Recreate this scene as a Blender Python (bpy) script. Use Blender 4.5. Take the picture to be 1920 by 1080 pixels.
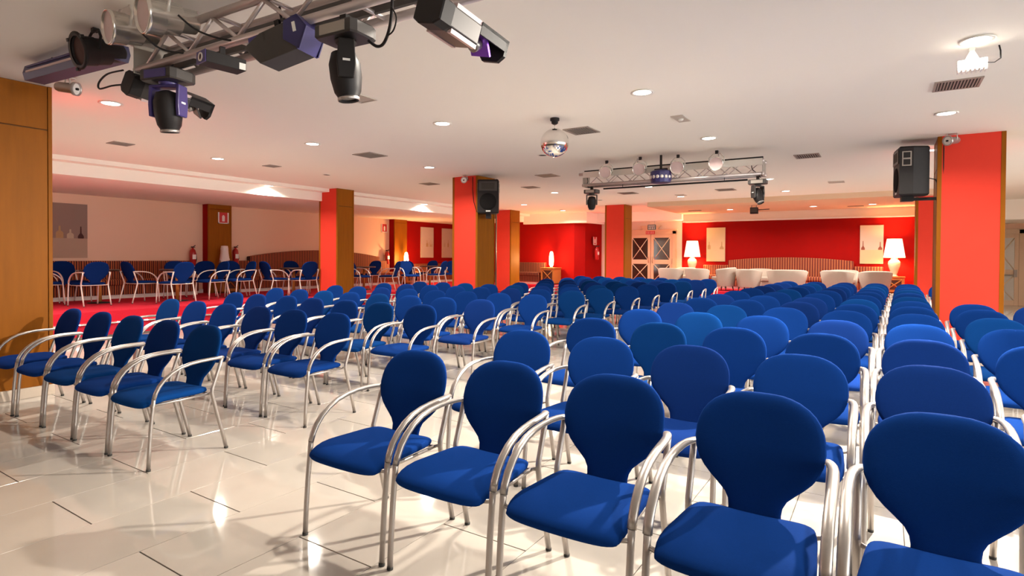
import bpy, bmesh, math, random
from mathutils import Matrix, Vector
random.seed(11)
PI = math.pi
scene = bpy.context.scene
for o in list(bpy.data.objects):
    bpy.data.objects.remove(o)
COL = scene.collection

# ------------------------------------------------------------------ camera, world, exposure
H = 1.383
YAW, PITCH, ROLL, FPX, CYPX = .5738, -.0135, .0056, 1081.3, 496.46
fw = Vector((-math.sin(YAW)*math.cos(PITCH), math.cos(YAW)*math.cos(PITCH), math.sin(PITCH)))
rt = Vector((math.cos(YAW), math.sin(YAW), 0))
up = rt.cross(fw)
r2 = rt*math.cos(ROLL) + up*math.sin(ROLL)
u2 = -rt*math.sin(ROLL) + up*math.cos(ROLL)
cd = bpy.data.cameras.new('camera')
cd.sensor_width = 36
cd.lens = FPX/1920*36
cd.shift_y = -(540-CYPX)/1920
cd.clip_start = .05
cam = bpy.data.objects.new('camera', cd)
M = Matrix.Identity(4)
for i in range(3):
    M[i][0], M[i][1], M[i][2] = r2[i], u2[i], -fw[i]
M.translation = (0, 0, H)
cam.matrix_world = M
COL.objects.link(cam)
scene.camera = cam

w = bpy.data.worlds.new('world')
scene.world = w
w.use_nodes = True
w.node_tree.nodes['Background'].inputs[0].default_value = (.97, .98, .95, 1)
w.node_tree.nodes['Background'].inputs[1].default_value = 2.7
scene.view_settings.view_transform = 'Standard'
scene.view_settings.look = 'None'
scene.view_settings.gamma = 1
scene.view_settings.use_curve_mapping = False
scene.view_settings.exposure = 1.34
scene.cycles.use_denoising = True
scene.cycles.max_bounces = 8
scene.cycles.diffuse_bounces = 5
scene.cycles.glossy_bounces = 4
scene.cycles.sample_clamp_indirect = 6
LAMP_W = 25.0          # each ceiling downlight
WARM = (1, .92, .80)

# ------------------------------------------------------------------ materials
def srgb(r, g, b):
    f = lambda c: (c/255/12.92) if c/255 <= .04045 else ((c/255+.055)/1.055)**2.4
    return (f(r), f(g), f(b), 1)

def mat(name, color, rough=.5, metal=0, noise=0, nscale=8, bump=0, bscale=40, vary=0, spec=.5, sheen=0, stretch=None, emit=None, estr=0, trans=0, coat=0):
    m = bpy.data.materials.new(name)
    m.use_nodes = True
    nt = m.node_tree
    b = nt.nodes['Principled BSDF']
    b.inputs['Roughness'].default_value = rough
    b.inputs['Metallic'].default_value = metal
    b.inputs['Specular IOR Level'].default_value = spec
    b.inputs['Sheen Weight'].default_value = sheen
    b.inputs['Transmission Weight'].default_value = trans
    b.inputs['Coat Weight'].default_value = coat
    b.inputs['Base Color'].default_value = color
    if emit:
        b.inputs['Emission Color'].default_value = emit
        b.inputs['Emission Strength'].default_value = estr
    tc = nt.nodes.new('ShaderNodeTexCoord')
    mp = nt.nodes.new('ShaderNodeMapping')
    nt.links.new(tc.outputs['Object'], mp.inputs[0])
    if stretch:
        mp.inputs['Scale'].default_value = stretch
    src = None
    if noise:
        n = nt.nodes.new('ShaderNodeTexNoise')
        n.inputs['Scale'].default_value = nscale
        n.inputs['Detail'].default_value = 6
        nt.links.new(mp.outputs[0], n.inputs['Vector'])
        mx = nt.nodes.new('ShaderNodeMix')
        mx.data_type = 'RGBA'
        mx.inputs[6].default_value = tuple(c*(1-noise) for c in color[:3])+(1,)
        mx.inputs[7].default_value = tuple(min(1, c*(1+noise)) for c in color[:3])+(1,)
        nt.links.new(n.outputs['Fac'], mx.inputs[0])
        src = mx.outputs[2]
    if vary:
        oi = nt.nodes.new('ShaderNodeObjectInfo')
        mr = nt.nodes.new('ShaderNodeMapRange')
        mr.inputs['To Min'].default_value = 1-vary
        mr.inputs['To Max'].default_value = 1+vary
        nt.links.new(oi.outputs['Random'], mr.inputs['Value'])
        hs = nt.nodes.new('ShaderNodeHueSaturation')
        hs.inputs['Color'].default_value = color
        nt.links.new(mr.outputs[0], hs.inputs['Value'])
        if src:
            nt.links.new(src, hs.inputs['Color'])
        src = hs.outputs[0]
    if src:
        nt.links.new(src, b.inputs['Base Color'])
    if bump:
        n2 = nt.nodes.new('ShaderNodeTexNoise')
        n2.inputs['Scale'].default_value = bscale
        n2.inputs['Detail'].default_value = 3
        nt.links.new(mp.outputs[0], n2.inputs['Vector'])
        bp = nt.nodes.new('ShaderNodeBump')
        bp.inputs['Strength'].default_value = bump
        bp.inputs['Distance'].default_value = .01
        nt.links.new(n2.outputs['Fac'], bp.inputs['Height'])
        nt.links.new(bp.outputs[0], b.inputs['Normal'])
    return m

def stripe_mat(name, axis, period, cols, rough=.8):
    """striped upholstery: cols = [(position, colour), ...] across one period of the object's own axis"""
    m = bpy.data.materials.new(name)
    m.use_nodes = True
    nt = m.node_tree
    b = nt.nodes['Principled BSDF']
    b.inputs['Roughness'].default_value = rough
    tc = nt.nodes.new('ShaderNodeTexCoord')
    sx = nt.nodes.new('ShaderNodeSeparateXYZ')
    nt.links.new(tc.outputs['Object'], sx.inputs[0])
    dv = nt.nodes.new('ShaderNodeMath')
    dv.operation = 'DIVIDE'
    dv.inputs[1].default_value = period
    nt.links.new(sx.outputs[axis], dv.inputs[0])
    fr = nt.nodes.new('ShaderNodeMath')
    fr.operation = 'FRACT'
    nt.links.new(dv.outputs[0], fr.inputs[0])
    cr = nt.nodes.new('ShaderNodeValToRGB')
    cr.color_ramp.interpolation = 'CONSTANT'
    el = cr.color_ramp.elements
    el[0].position, el[0].color = cols[0]
    el[1].position, el[1].color = cols[1]
    for p, c in cols[2:]:
        e = el.new(p)
        e.color = c
    nt.links.new(fr.outputs[0], cr.inputs[0])
    nt.links.new(cr.outputs[0], b.inputs['Base Color'])
    return m

def marble_mat():
    m = mat('polished_cream_marble', (.43, .385, .335, 1), rough=.07, vary=.06, noise=.10, nscale=2.5, spec=.5)
    return m

def wood_mat(name, color, axis_scale=(6, 6, .6)):
    return mat(name, color, rough=.5, noise=.22, nscale=3.0, bump=.03, bscale=30, stretch=axis_scale, spec=.12)

MT = dict(
    tile=marble_mat(),
    grout=mat('dark_tile_joint', (.055, .045, .036, 1), rough=.9, noise=.2),
    ceiling=mat('cream_ceiling_paint', (.93, .89, .82, 1), rough=.85, noise=.015, nscale=.7, spec=.2),
    peach=mat('peach_lamp_glow_ceiling', (.72, .51, .35, 1), rough=.85, noise=.02, nscale=1, spec=.2),  # warm lamp light and red wall bounce put into the panel colour
    cream=mat('cream_wall_paint', (.80, .52, .36, 1), rough=.45, noise=.02, nscale=1.2, spec=.4),
    pale=mat('pale_wall_paint', (.80, .66, .54, 1), rough=.7, noise=.02, spec=.2),
    red=mat('red_wall_paint', (.28, .004, .003, 1), rough=.8, noise=.06, nscale=3, bump=.03, bscale=60, spec=.08),
    red_col=mat('bright_red_column_paint', (.74, .050, .028, 1), rough=.75, noise=.06, nscale=3, bump=.05, bscale=50, spec=.2),
    carpet=mat('red_carpet', (.52, .020, .040, 1), rough=.95, noise=.14, nscale=60, bump=.2, bscale=300, spec=.1),
    wood=wood_mat('honey_brown_wood', (.28, .088, .004, 1)),
    wood_dk=wood_mat('dark_groove_wood', (.12, .045, .010, 1)),
    wood_tbl=wood_mat('table_wood', (.40, .16, .04, 1)),
    skirting=mat('cream_stone_skirting', (.62, .52, .42, 1), rough=.3, noise=.06, nscale=5),
    white=mat('white_paint', (.82, .79, .74, 1), rough=.5, noise=.02),
    fabric=mat('royal_blue_fabric', (.0035, .026, .140, 1), rough=.9, noise=.10, nscale=120, bump=.12, bscale=500, vary=.13, sheen=0, spec=.02),
    fabric2=mat('teal_blue_fabric', (.0028, .031, .136, 1), rough=.9, noise=.10, nscale=120, bump=.12, bscale=500, vary=.13, sheen=0, spec=.02),
    fabric3=mat('deep_blue_fabric', (.0045, .0225, .124, 1), rough=.9, noise=.10, nscale=120, bump=.12, bscale=500, vary=.13, sheen=0, spec=.02),
    silver=mat('satin_silver_tube', (.44, .40, .375, 1), rough=.36, metal=.8, noise=.04, nscale=20),
    silver_w=mat('pale_silver_tube', (.70, .66, .61, 1), rough=.35, metal=.35, noise=.03, nscale=20),
    rubber=mat('black_rubber', (.02, .018, .016, 1), rough=.7, noise=.1),
    chrome=mat('polished_chrome', (.80, .77, .72, 1), rough=.22, metal=.85, noise=.03, nscale=10),
    alu=mat('truss_aluminium', (.58, .50, .48, 1), rough=.38, metal=.55, noise=.05, nscale=10),
    black=mat('black_casing', (.017, .014, .014, 1), spec=.25, rough=.5, noise=.15, nscale=15),
    dark=mat('gunmetal_casing', (.055, .048, .045, 1), rough=.38, metal=.3, noise=.12, nscale=10),
    navy=mat('navy_casing', (.026, .022, .105, 1), rough=.4, metal=0, noise=.12, nscale=10),
    purple=mat('purple_casing', (.055, .038, .17, 1), rough=.35, noise=.12, nscale=10),
    violet_glass=mat('violet_mirror', (.36, .12, .85, 1), rough=.15, metal=.4, noise=.05),
    lens_pink=mat('frosted_pink_lens', (.62, .47, .46, 1), rough=.35, noise=.05),
    label=mat('white_label', (.8, .78, .74, 1), rough=.5, noise=.03),
    mesh=mat('perforated_dark_mesh', (.09, .08, .075, 1), rough=.6, noise=.3, nscale=160),
    speaker_mesh=mat('black_speaker_mesh', (.012, .011, .011, 1), rough=.9, spec=.1, noise=.3, nscale=160),
    mirror=mat('mirror_facets', (.80, .78, .76, 1), rough=.08, metal=1, noise=.06, nscale=40),
    grille=mat('grey_grille', (.34, .30, .26, 1), rough=.5, metal=.2, noise=.05),
    grille_dk=mat('dark_grille_gap', (.035, .03, .025, 1), rough=.8, noise=.1),
    plate=mat('beige_ceiling_plate', (.50, .44, .38, 1), rough=.6, noise=.04),
    lampglow=mat('lit_lamp_lens', (1, .95, .85, 1), rough=.4, emit=(1, .93, .82, 1), estr=6, noise=.01),
    shade=mat('lit_cream_shade', (.9, .82, .65, 1), rough=.8, emit=(1, .80, .50, 1), estr=.95, noise=.02),
    candle=mat('lit_paper_lamp', (1, .9, .7, 1), rough=.8, emit=(1, .72, .36, 1), estr=4, noise=.02),
    led=mat('step_light', (1, 1, 1, 1), rough=.3, emit=(1, .92, .95, 1), estr=14, noise=.01),
    ceramic=mat('cream_ceramic', (.72, .60, .42, 1), rough=.25, noise=.05),
    white_uph=mat('cream_white_upholstery', (.37, .31, .26, 1), rough=.8, noise=.04, nscale=30, bump=.05, bscale=200),
    dkwood=mat('dark_brown_wood', (.05, .02, .012, 1), rough=.4, noise=.2),
    cloth=mat('white_napkin_cloth', (.80, .72, .68, 1), rough=.9, noise=.03, bump=.1, bscale=60),
    ext_red=mat('extinguisher_red', (.42, .015, .015, 1), rough=.3, noise=.05),
    sign_red=mat('sign_red', (.55, .03, .03, 1), rough=.4, noise=.04),
    sign_green=mat('sign_teal', (.03, .10, .13, 1), rough=.4, noise=.04),
    door=mat('beige_painted_door', (.66, .47, .31, 1), rough=.5, noise=.03),
    door_lt=mat('cream_muntin', (.85, .70, .52, 1), rough=.5, noise=.03),
    glass=mat('dark_door_glass', (.05, .03, .022, 1), rough=.06, trans=.3, noise=.1, nscale=3, spec=.6),
    pglass=mat('pale_door_glass', (.75, .70, .62, 1), rough=.1, trans=.3, noise=.05, nscale=3),
    brass=mat('door_metal', (.45, .36, .25, 1), rough=.3, metal=.9, noise=.05),
    canvas=mat('canvas_warm_grey', (.27, .185, .15, 1), rough=.8, noise=.05, nscale=4),
    canvas_lo=mat('canvas_pale_band', (.42, .30, .22, 1), rough=.8, noise=.04, nscale=4),
    canvas_w=mat('canvas_off_white', (.56, .44, .36, 1), rough=.8, noise=.04, nscale=4),
    canvas_y=mat('canvas_sand', (.56, .42, .25, 1), rough=.75, noise=.04, nscale=4),
    p_red=mat('print_brick_red', (.22, .06, .035, 1), rough=.8, noise=.1),
    p_dark=mat('print_dark_brown', (.06, .02, .015, 1), rough=.8, noise=.1),
    p_ochre=mat('print_ochre', (.42, .26, .12, 1), rough=.8, noise=.1),
    p_sand=mat('print_sand', (.48, .37, .26, 1), rough=.8, noise=.1),
)
DKR, RST, GLD, BLK = srgb(58, 18, 14), srgb(120, 44, 26), srgb(168, 108, 62), srgb(30, 12, 10)
MT['stripe_y'] = stripe_mat('maroon_gold_stripe_fabric', 1, .085, [(0, DKR), (.30, srgb(150, 80, 42)), (.46, RST), (.62, BLK), (.80, srgb(165, 92, 50)), (.92, RST)])
MT['stripe_x'] = stripe_mat('rust_gold_stripe_fabric', 0, .072, [(0, RST), (.34, GLD), (.58, srgb(150, 62, 36)), (.72, DKR), (.9, RST)])
MT['stripe_s'] = stripe_mat('brown_gold_stripe_fabric', 0, .06, [(0, DKR), (.35, srgb(150, 95, 60)), (.6, RST), (.8, BLK)])

# ------------------------------------------------------------------ mesh building
class MB:
    def __init__(s):
        s.v, s.f, s.sm, s.mi = [], [], [], []
    def add(s, verts, faces, T=None, smooth=False, m=0):
        n = len(s.v)
        for p in verts:
            p = Vector(p)
            s.v.append(T @ p if T else p)
        for f in faces:
            s.f.append([i+n for i in f])
            s.sm.append(smooth)
            s.mi.append(m)
        return s
    def box(s, lo, hi, T=None, m=0, c=0):
        x0, y0, z0 = lo
        x1, y1, z1 = hi
        if c:                                   # chamfered top and bottom rims
            return s.prism([(x0+c, y0), (x1-c, y0), (x1, y0+c), (x1, y1-c), (x1-c, y1), (x0+c, y1), (x0, y1-c), (x0, y0+c)], z0, z1, T=T, m=m, c=c)
        v = [(x0, y0, z0), (x1, y0, z0), (x1, y1, z0), (x0, y1, z0), (x0, y0, z1), (x1, y0, z1), (x1, y1, z1), (x0, y1, z1)]
        return s.add(v, [(3, 2, 1, 0), (4, 5, 6, 7), (0, 1, 5, 4), (1, 2, 6, 5), (2, 3, 7, 6), (3, 0, 4, 7)], T, False, m)
    def prism(s, poly, z0, z1, T=None, m=0, c=0, smooth=False):
        """polygon in xy (counter-clockwise) extruded from z0 to z1"""
        n = len(poly)
        cx = sum(p[0] for p in poly)/n
        cy = sum(p[1] for p in poly)/n
        def ring(z, k):
            out = []
            for x, y in poly:
                d = math.hypot(x-cx, y-cy) or 1
                out.append((x-(x-cx)/d*k, y-(y-cy)/d*k, z))
            return out
        rings = [ring(z0, c), ring(z0+c, 0), ring(z1-c, 0), ring(z1, c)] if c else [ring(z0, 0), ring(z1, 0)]
        v = [p for r in rings for p in r]
        f = [tuple(range(n))[::-1], tuple(range(n*(len(rings)-1), n*len(rings)))]
        base = len(s.f)
        s.add(v, f, T, False, m)
        side = []
        k0 = len(s.v)-len(v)
        for r in range(len(rings)-1):
            for i in range(n):
                j = (i+1) % n
                side.append([k0+r*n+i, k0+r*n+j, k0+(r+1)*n+j, k0+(r+1)*n+i])
        for q in side:
            s.f.append(q); s.sm.append(smooth); s.mi.append(m)
        return s
    def tube(s, path, r, n=8, T=None, m=0, rx=None, closed=False):
        """round (or oval: rx sideways) tube along a 3-D path"""
        P = [Vector(p) for p in path]
        v, f = [], []
        N = len(P)
        prev = None
        for i, p in enumerate(P):
            a = P[i-1] if (i > 0 or closed) else P[i]
            b = P[(i+1) % N] if (i < N-1 or closed) else P[i]
            t = (b-a).normalized()
            if prev is None:
                ref = Vector((1, 0, 0)) if abs(t.x) < .9 else Vector((0, 0, 1))
                nx = (ref-t*ref.dot(t)).normalized()
            else:
                nx = (prev-t*prev.dot(t)).normalized()
            prev = nx
            ny = t.cross(nx)
            rr = r[i] if isinstance(r, (list, tuple)) else r
            for k in range(n):
                an = 2*PI*k/n
                v.append(p+nx*math.cos(an)*(rx or rr)+ny*math.sin(an)*rr)
        L = N if closed else N-1
        for i in range(L):
            for k in range(n):
                j = (k+1) % n
                i2 = (i+1) % N
                f.append((i*n+k, i*n+j, i2*n+j, i2*n+k))
        s.add(v, f, T, True, m)
        if not closed:
            k0 = len(s.v)-len(v)
            s.f.append([k0+k for k in range(n)][::-1]); s.sm.append(False); s.mi.append(m)
            s.f.append([k0+(N-1)*n+k for k in range(n)]); s.sm.append(False); s.mi.append(m)
        return s
    def lathe(s, prof, n=20, T=None, m=0, smooth=True, caps=True):
        """profile [(radius, z), ...] turned around z"""
        v, f = [], []
        for r, z in prof:
            for k in range(n):
                a = 2*PI*k/n
                v.append((r*math.cos(a), r*math.sin(a), z))
        for i in range(len(prof)-1):
            for k in range(n):
                j = (k+1) % n
                f.append((i*n+k, i*n+j, (i+1)*n+j, (i+1)*n+k))
        s.add(v, f, T, smooth, m)
        if caps:
            k0 = len(s.v)-len(v)
            L = len(prof)-1
            if prof[0][0] > 1e-5:
                s.f.append([k0+k for k in range(n)][::-1]); s.sm.append(False); s.mi.append(m)
            if prof[-1][0] > 1e-5:
                s.f.append([k0+L*n+k for k in range(n)]); s.sm.append(False); s.mi.append(m)
        return s
    def mesh(s, name, mats):
        me = bpy.data.meshes.new(name)
        me.from_pydata([tuple(p) for p in s.v], [], s.f)
        for mm in (mats if isinstance(mats, (list, tuple)) else [mats]):
            me.materials.append(mm)
        me.polygons.foreach_set('use_smooth', s.sm)
        me.polygons.foreach_set('material_index', s.mi)
        bm = bmesh.new()
        bm.from_mesh(me)
        bmesh.ops.recalc_face_normals(bm, faces=bm.faces)
        bm.to_mesh(me)
        bm.free()
        me.update()
        return me

def put(name, me, parent=None, loc=(0, 0, 0), rot=(0, 0, 0)):
    o = bpy.data.objects.new(name, me)
    COL.objects.link(o)
    o.location = loc
    o.rotation_euler = rot
    if parent:
        o.parent = parent
    return o

def part(name, mb, m, parent=None, bevel=0, loc=(0, 0, 0), rot=(0, 0, 0), label=None):
    o = put(name, mb.mesh(name, m), parent, loc, rot)
    if bevel:
        bv = o.modifiers.new('bevel', 'BEVEL')
        bv.width = bevel
        bv.segments = 2
        bv.limit_method = 'ANGLE'
    if label:
        o['label'] = label
    return o

def tag(o, label, cat, group=None, kind=None):
    o['label'] = label
    o['category'] = cat
    if group:
        o['group'] = group
    if kind:
        o['kind'] = kind
    return o

def thing(name, label, cat, loc=(0, 0, 0), rz=0, group=None, rot=None):
    o = bpy.data.objects.new(name, None)
    COL.objects.link(o)
    o.empty_display_size = .1
    o.location = loc
    o.rotation_euler = rot if rot else (0, 0, rz)
    return tag(o, label, cat, group)

def struct(name, mb, m, label=None, parent=None, bevel=0):
    o = part(name, mb, m, parent, bevel)
    o['kind'] = 'structure'
    if label:
        o['label'] = label
    return o

def dup(root, loc, rz=None, label=None, group=None, rot=None, swap=None):
    r = root.copy()
    COL.objects.link(r)
    r.location = loc
    if rz is not None:
        r.rotation_euler = (0, 0, rz)
    if rot:
        r.rotation_euler = rot
    if label:
        r['label'] = label
    if group:
        r['group'] = group
    for ch in list(root.children):
        c = ch.copy()
        COL.objects.link(c)
        c.parent = r
        if swap and ch.name.split('.')[0] in swap:
            c.data = swap[ch.name.split('.')[0]]
        for g in ch.children:
            d = g.copy()
            COL.objects.link(d)
            d.parent = c
    return r

def look(d, upv=(0, 0, 1)):
    """rotation matrix whose +Z axis points along d"""
    z = Vector(d).normalized()
    x = Vector(upv).cross(z)
    if x.length < 1e-4:
        x = Vector((1, 0, 0))
    x.normalize()
    y = z.cross(x)
    return Matrix((x, y, z)).transposed().to_4x4()

def TR(loc, R=None):
    return Matrix.Translation(Vector(loc)) @ (R if R else Matrix.Identity(4))

ORD = ['front', 'second', 'third', 'fourth', 'fifth', 'sixth', 'seventh', 'eighth', 'ninth', 'tenth', 'eleventh', 'twelfth', 'thirteenth']
NTH = ['first', 'second', 'third', 'fourth', 'fifth', 'sixth', 'seventh', 'eighth', 'ninth', 'tenth']

# ------------------------------------------------------------------ the setting
ZC = 3.027
PL = .38                 # raised carpeted lounge
XW, YB = -15.3, 20.5     # left wall, back wall
X0, Y0 = -4.4036, 1.3036 # tile grid
# floor: slab with dark joints, marble tiles on it
floor = struct('floor', MB().box((-11.3, -4, -.08), (9, 17.7, -.004)).box((1.3, 17.7, -.08), (6, 22.9, -.004)), MT['grout'], 'polished cream marble tile floor')
def tile_mb(dst, i, j):
    x = X0+i*.5
    y = Y0+(j if i % 2 else j+.5)
    x0, x1, y0, y1 = x+.0019, x+.4981, y+.003, y+.997
    if x0 < -11.3 or x1 > 6 or y1 < -.2:
        return None
    if y1 > 17.7 and x < 1.2:
        return None
    return (x0, x1, y0, y1)
cells = []
for i in range(-14, 21):
    for j in range(-3, 22):
        c = tile_mb(None, i, j)
        if c:
            cx, cy = (c[0]+c[1])/2, (c[2]+c[3])/2
            d = (Vector((cx, cy, 0))-Vector((0, 0, H)))
            zf = d.dot(fw)
            px = 960+FPX*d.dot(r2)/zf if zf > .3 else -9999
            py = CYPX-FPX*d.dot(u2)/zf if zf > .3 else 9999
            if zf < .3:
                continue
            if not (-350 < px < 2270 and py < 1500):
                continue
            cells.append((d.length, c))
cells.sort(key=lambda t: t[0])
tile_me = MB().prism([(-.2481, -.497), (.2481, -.497), (.2481, .497), (-.2481, .497)], -.006, 0, c=.0012).mesh('tile', MT['tile'])
for _, (x0, x1, y0, y1) in cells[:298]:
    put('tile', tile_me, floor, ((x0+x1)/2, (y0+y1)/2, 0))
rest = MB()
for _, (x0, x1, y0, y1) in cells[298:]:
    rest.box((x0, y0, -.006), (x1, y1, 0))
o = part('far_tiles', rest, MT['tile'], floor)
o['kind'] = 'stuff'

# raised lounge floor with two carpeted steps along the left and the back
pf = MB()
pf.box((-11.62, -4, -.08), (-11.32, 18.0, .20)).box((XW-.1, -4, -.08), (-11.62, 21, PL))
pf.box((-11.32, 17.68, -.08), (1.2, 18.0, .20)).box((-11.62, 18.0, -.08), (1.2, 21, PL))
struct('floor_lounge', pf, MT['carpet'], 'raised red carpeted lounge floor with a low step')
nose = MB().box((-11.33, -4, .188), (-11.29, 17.68, .212)).box((-11.33, 17.65, .188), (1.2, 17.69, .212))
trim = struct('trim_1', nose, MT['chrome'], 'metal nosing along the carpeted step')
led_me = MB().box((-.012, -.02, -.006), (.012, .02, .006)).mesh('step_light', MT['led'])
for y in (3.75, 4.15, 4.75, 5.2, 6.2, 6.85, 10.3, 16.2, 17.3):
    put('step_light', led_me, trim, (-11.285, y, .205))
for x in (-10.4, -8.6, -5.0, -3.6):
    put('step_light', led_me, trim, (x, 17.645, .205), (0, 0, PI/2))

# ceiling, soffits
ceil = MB()
ceil.box((-11.45, -4, ZC), (9, 20.1, ZC+.1))
struct('ceiling', ceil, MT['ceiling'], 'flat cream ceiling')
cv = MB()
# left soffit, stepped face then underside; returned along the back
cv.box((-11.75, -3, 2.95), (-11.45, 20.1, ZC+.1))
cv.box((XW-.1, -3, 2.74), (-11.72, 21, ZC+.1))
cv.box((-11.74, 19.9, 2.70), (-5.9, 21, ZC+.1))
cv.box((-11.74, 18.95, 2.645), (-9.05, 21, ZC+.1))
struct('trim_2', cv, MT['ceiling'], 'stepped cream ceiling soffit above the lounge')
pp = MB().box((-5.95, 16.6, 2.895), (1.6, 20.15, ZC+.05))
struct('trim_3', pp, MT['peach'], 'dropped ceiling panel at the back, warm lamp glow in its colour')
cr = MB().box((-5.92, 20.1, 2.63), (1.6, 20.6, ZC+.1))
struct('trim_4', cr, MT['pale'], 'cream cornice above the red back wall')
struct('trim_5', MB().box((-5.92, 20.06, 2.615), (1.6, 20.12, 2.65)), MT['white'], 'thin white cornice lip above the red back wall')

# walls
struct('wall_left', MB().box((XW-.2, -3, 0), (XW, 15.4, 2.8)), MT['cream'], 'cream wall of the left lounge')
struct('wall_left_red', MB().box((XW-.2, 15.4, 0), (XW, 19.2, 2.8)), MT['red'], 'red wall behind the left lounge')
al = MB().prism([(XW-.2, 19.1), (-9.62, 19.1), (-9.28, 19.32), (-9.15, 20.5), (-9.15, 20.9), (XW-.2, 20.9)], 0, 2.8)
struct('wall_alcove', al, MT['red'], 'red alcove wall with a cut corner')
struct('wall_door', MB().box((-9.2, YB, 0), (-6.06, YB+.2, 2.75)), MT['pale'], 'pale wall around the double door')
struct('wall_back', MB().box((-6.06, YB, 0), (1.3, YB+.2, 2.75)), MT['red'], 'red back wall of the lounge')
struct('wall_right_return', MB().box((1.2, 18.4, 0), (1.35, 22.9, ZC)), MT['pale'], 'pale return wall')
struct('wall_far_right', MB().box((1.3, 22.85, 0), (6, 23.05, ZC)), MT['cream'], 'beige far wall with a glazed door')
struct('trim_6', MB().box((1.35, 20.6, 2.48), (6, 22.9, ZC+.1)), MT['ceiling'], 'lowered cream soffit at the far right')
struct('baseboard_left', MB().box((XW, -3, PL), (XW+.025, 19.1, PL+.10)), MT['white'])
struct('ceiling_far_right', MB().box((1.3, 20.1, ZC), (6, 23, ZC+.1)), MT['ceiling'])

struct('wall_stage', MB().box((XW, -4.2, 0), (9, -4, ZC)), MT['pale'], 'unseen pale wall added behind the stage end')  # out of view, added to cut frontal world light on chairs and columns
struct('wall_right', MB().box((6, 15, 0), (6.2, 23, ZC)), MT['cream'], 'unseen cream side wall added at the far right')  # out of view, added to keep world light off the far door
# columns
def column(label, x0, x1, y0, y1, zb, skirt=False, z1=ZC):
    cx, cy = (x0+x1)/2, (y0+y1)/2
    t = thing('column', label, 'column', (cx, cy, zb))
    t['kind'] = 'structure'
    hx, hy, hz = (x1-x0)/2, (y1-y0)/2, z1-zb
    zs = .10 if skirt else 0
    part('red_core', MB().box((-hx+.025, -hy, zs), (hx-.025, hy, hz-.001)), MT['red_col'], t)
    split = 2.60-zb
    for s in (-1, 1):
        a, b = sorted((s*(hx-.028), s*hx))
        part('side_panel', MB().box((a, -hy+.035, zs), (b, hy-.035, split-.006)), MT['wood'], t, .002)
        part('upper_panel', MB().box((a, -hy+.035, split+.006), (b, hy-.035, hz-.004)), MT['wood'], t, .002)
        a2, b2 = sorted((s*(hx-.03), s*(hx-.012)))
        part('panel_groove', MB().box((a2, -hy+.02, zs), (b2, hy-.02, hz-.004)), MT['wood_dk'], t)
        for u in (-1, 1):
            xa, xb = sorted((s*(hx-.045), s*(hx+.004)))
            ya, yb = sorted((u*(hy-.03), u*(hy+.004)))
            part('corner_trim', MB().box((xa, ya, zs), (xb, yb, hz-.002)), MT['wood'], t, .003)
    if skirt:
        part('skirting', MB().box((-hx-.012, -hy-.012, 0), (hx+.012, hy+.012, zs)), MT['skirting'], t, .003)
    return t
column('wide wooden column at the left edge, beside the front row of chairs', -7.62, -6.91, 1.62, 2.32, 0, True)
column('red column with a silver spotlight and loudspeaker bracket on its left, right of the seating', .58, 1.28, 9.6, 10.25, 0, True)
column('red column carrying the middle loudspeaker, wooden right face', -7.55, -6.91, 9.4, 10.0, 0, True)
column('red and wooden column leftmost of the middle ones, standing on the carpet step', -11.82, -11.15, 9.45, 9.96, 0)
column('red column half hidden behind the middle loudspeaker', -11.59, -10.94, 16.85, 17.41, 0)
column('red column in front of the beige double door', -7.41, -6.74, 16.85, 17.39, 0, True)
column('narrow red column behind the right loudspeaker', .62, 1.27, 17.0, 17.6, 0, True)
def pilaster(label, y0, y1):
    t = thing('pilaster', label, 'pilaster', (XW, (y0+y1)/2, PL))
    t['kind'] = 'structure'
    h = (y1-y0)/2
    part('red_side', MB().box((0, -h, 0), (.24, h, 2.74-PL)), MT['red'], t)
    part('side_panel', MB().box((.24, -h+.03, 0), (.265, h-.03, 2.23)), MT['wood'], t, .002)
    part('upper_panel', MB().box((.24, -h+.03, 2.24), (.265, h-.03, 2.74-PL)), MT['wood'], t, .002)
    for a, b in ((-h, -h+.035), (h-.035, h)):
        part('corner_trim', MB().box((.23, a, 0), (.272, b, 2.74-PL)), MT['wood'], t, .002)
pilaster('wooden pilaster with red side on the cream left wall, beside the draped white cloth', 8.45, 9.1)
pilaster('wooden pilaster with red side where the left wall turns red', 15.35, 16.0)

# glazed doors
def cross_leaf(t, name, x0, x1, z0, z1, glass):
    """a door leaf with two glazed panels, each with a diagonal cross of glazing bars"""
    d = MB()
    fr = .10
    zm = z0+(z1-z0)*.46
    d.box((x0, -.045, z0), (x0+fr, 0, z1)).box((x1-fr, -.045, z0), (x1, 0, z1))
    d.box((x0+fr, -.045, z0), (x1-fr, 0, z0+.16)).box((x0+fr, -.045, z1-.13), (x1-fr, 0, z1)).box((x0+fr, -.045, zm-.08), (x1-fr, 0, zm+.08))
    lf = part(name, d, MT['door'], t, .004)
    for a, b in ((z0+.16, zm-.08), (zm+.08, z1-.13)):
        part('pane', MB().box((x0+fr, -.028, a), (x1-fr, -.018, b)), MT[glass], lf)
        for s in (1, -1):
            p, q = ((x0+fr, -.035, a), (x1-fr, -.035, b)) if s > 0 else ((x0+fr, -.036, b), (x1-fr, -.036, a))
            part('glazing_bar', MB().tube([p, q], .013, 4), MT['door_lt'], lf)
    return lf
dt = thing('door_1', 'beige double door with cross glazing bars and a pediment, in the pale back wall', 'door', (-7.19, YB, PL))
dt['kind'] = 'structure'
cross_leaf(dt, 'door_leaf', -.80, -.012, 0, 1.86, 'glass')
cross_leaf(dt, 'door_leaf', .012, .80, 0, 1.86, 'glass')
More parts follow.
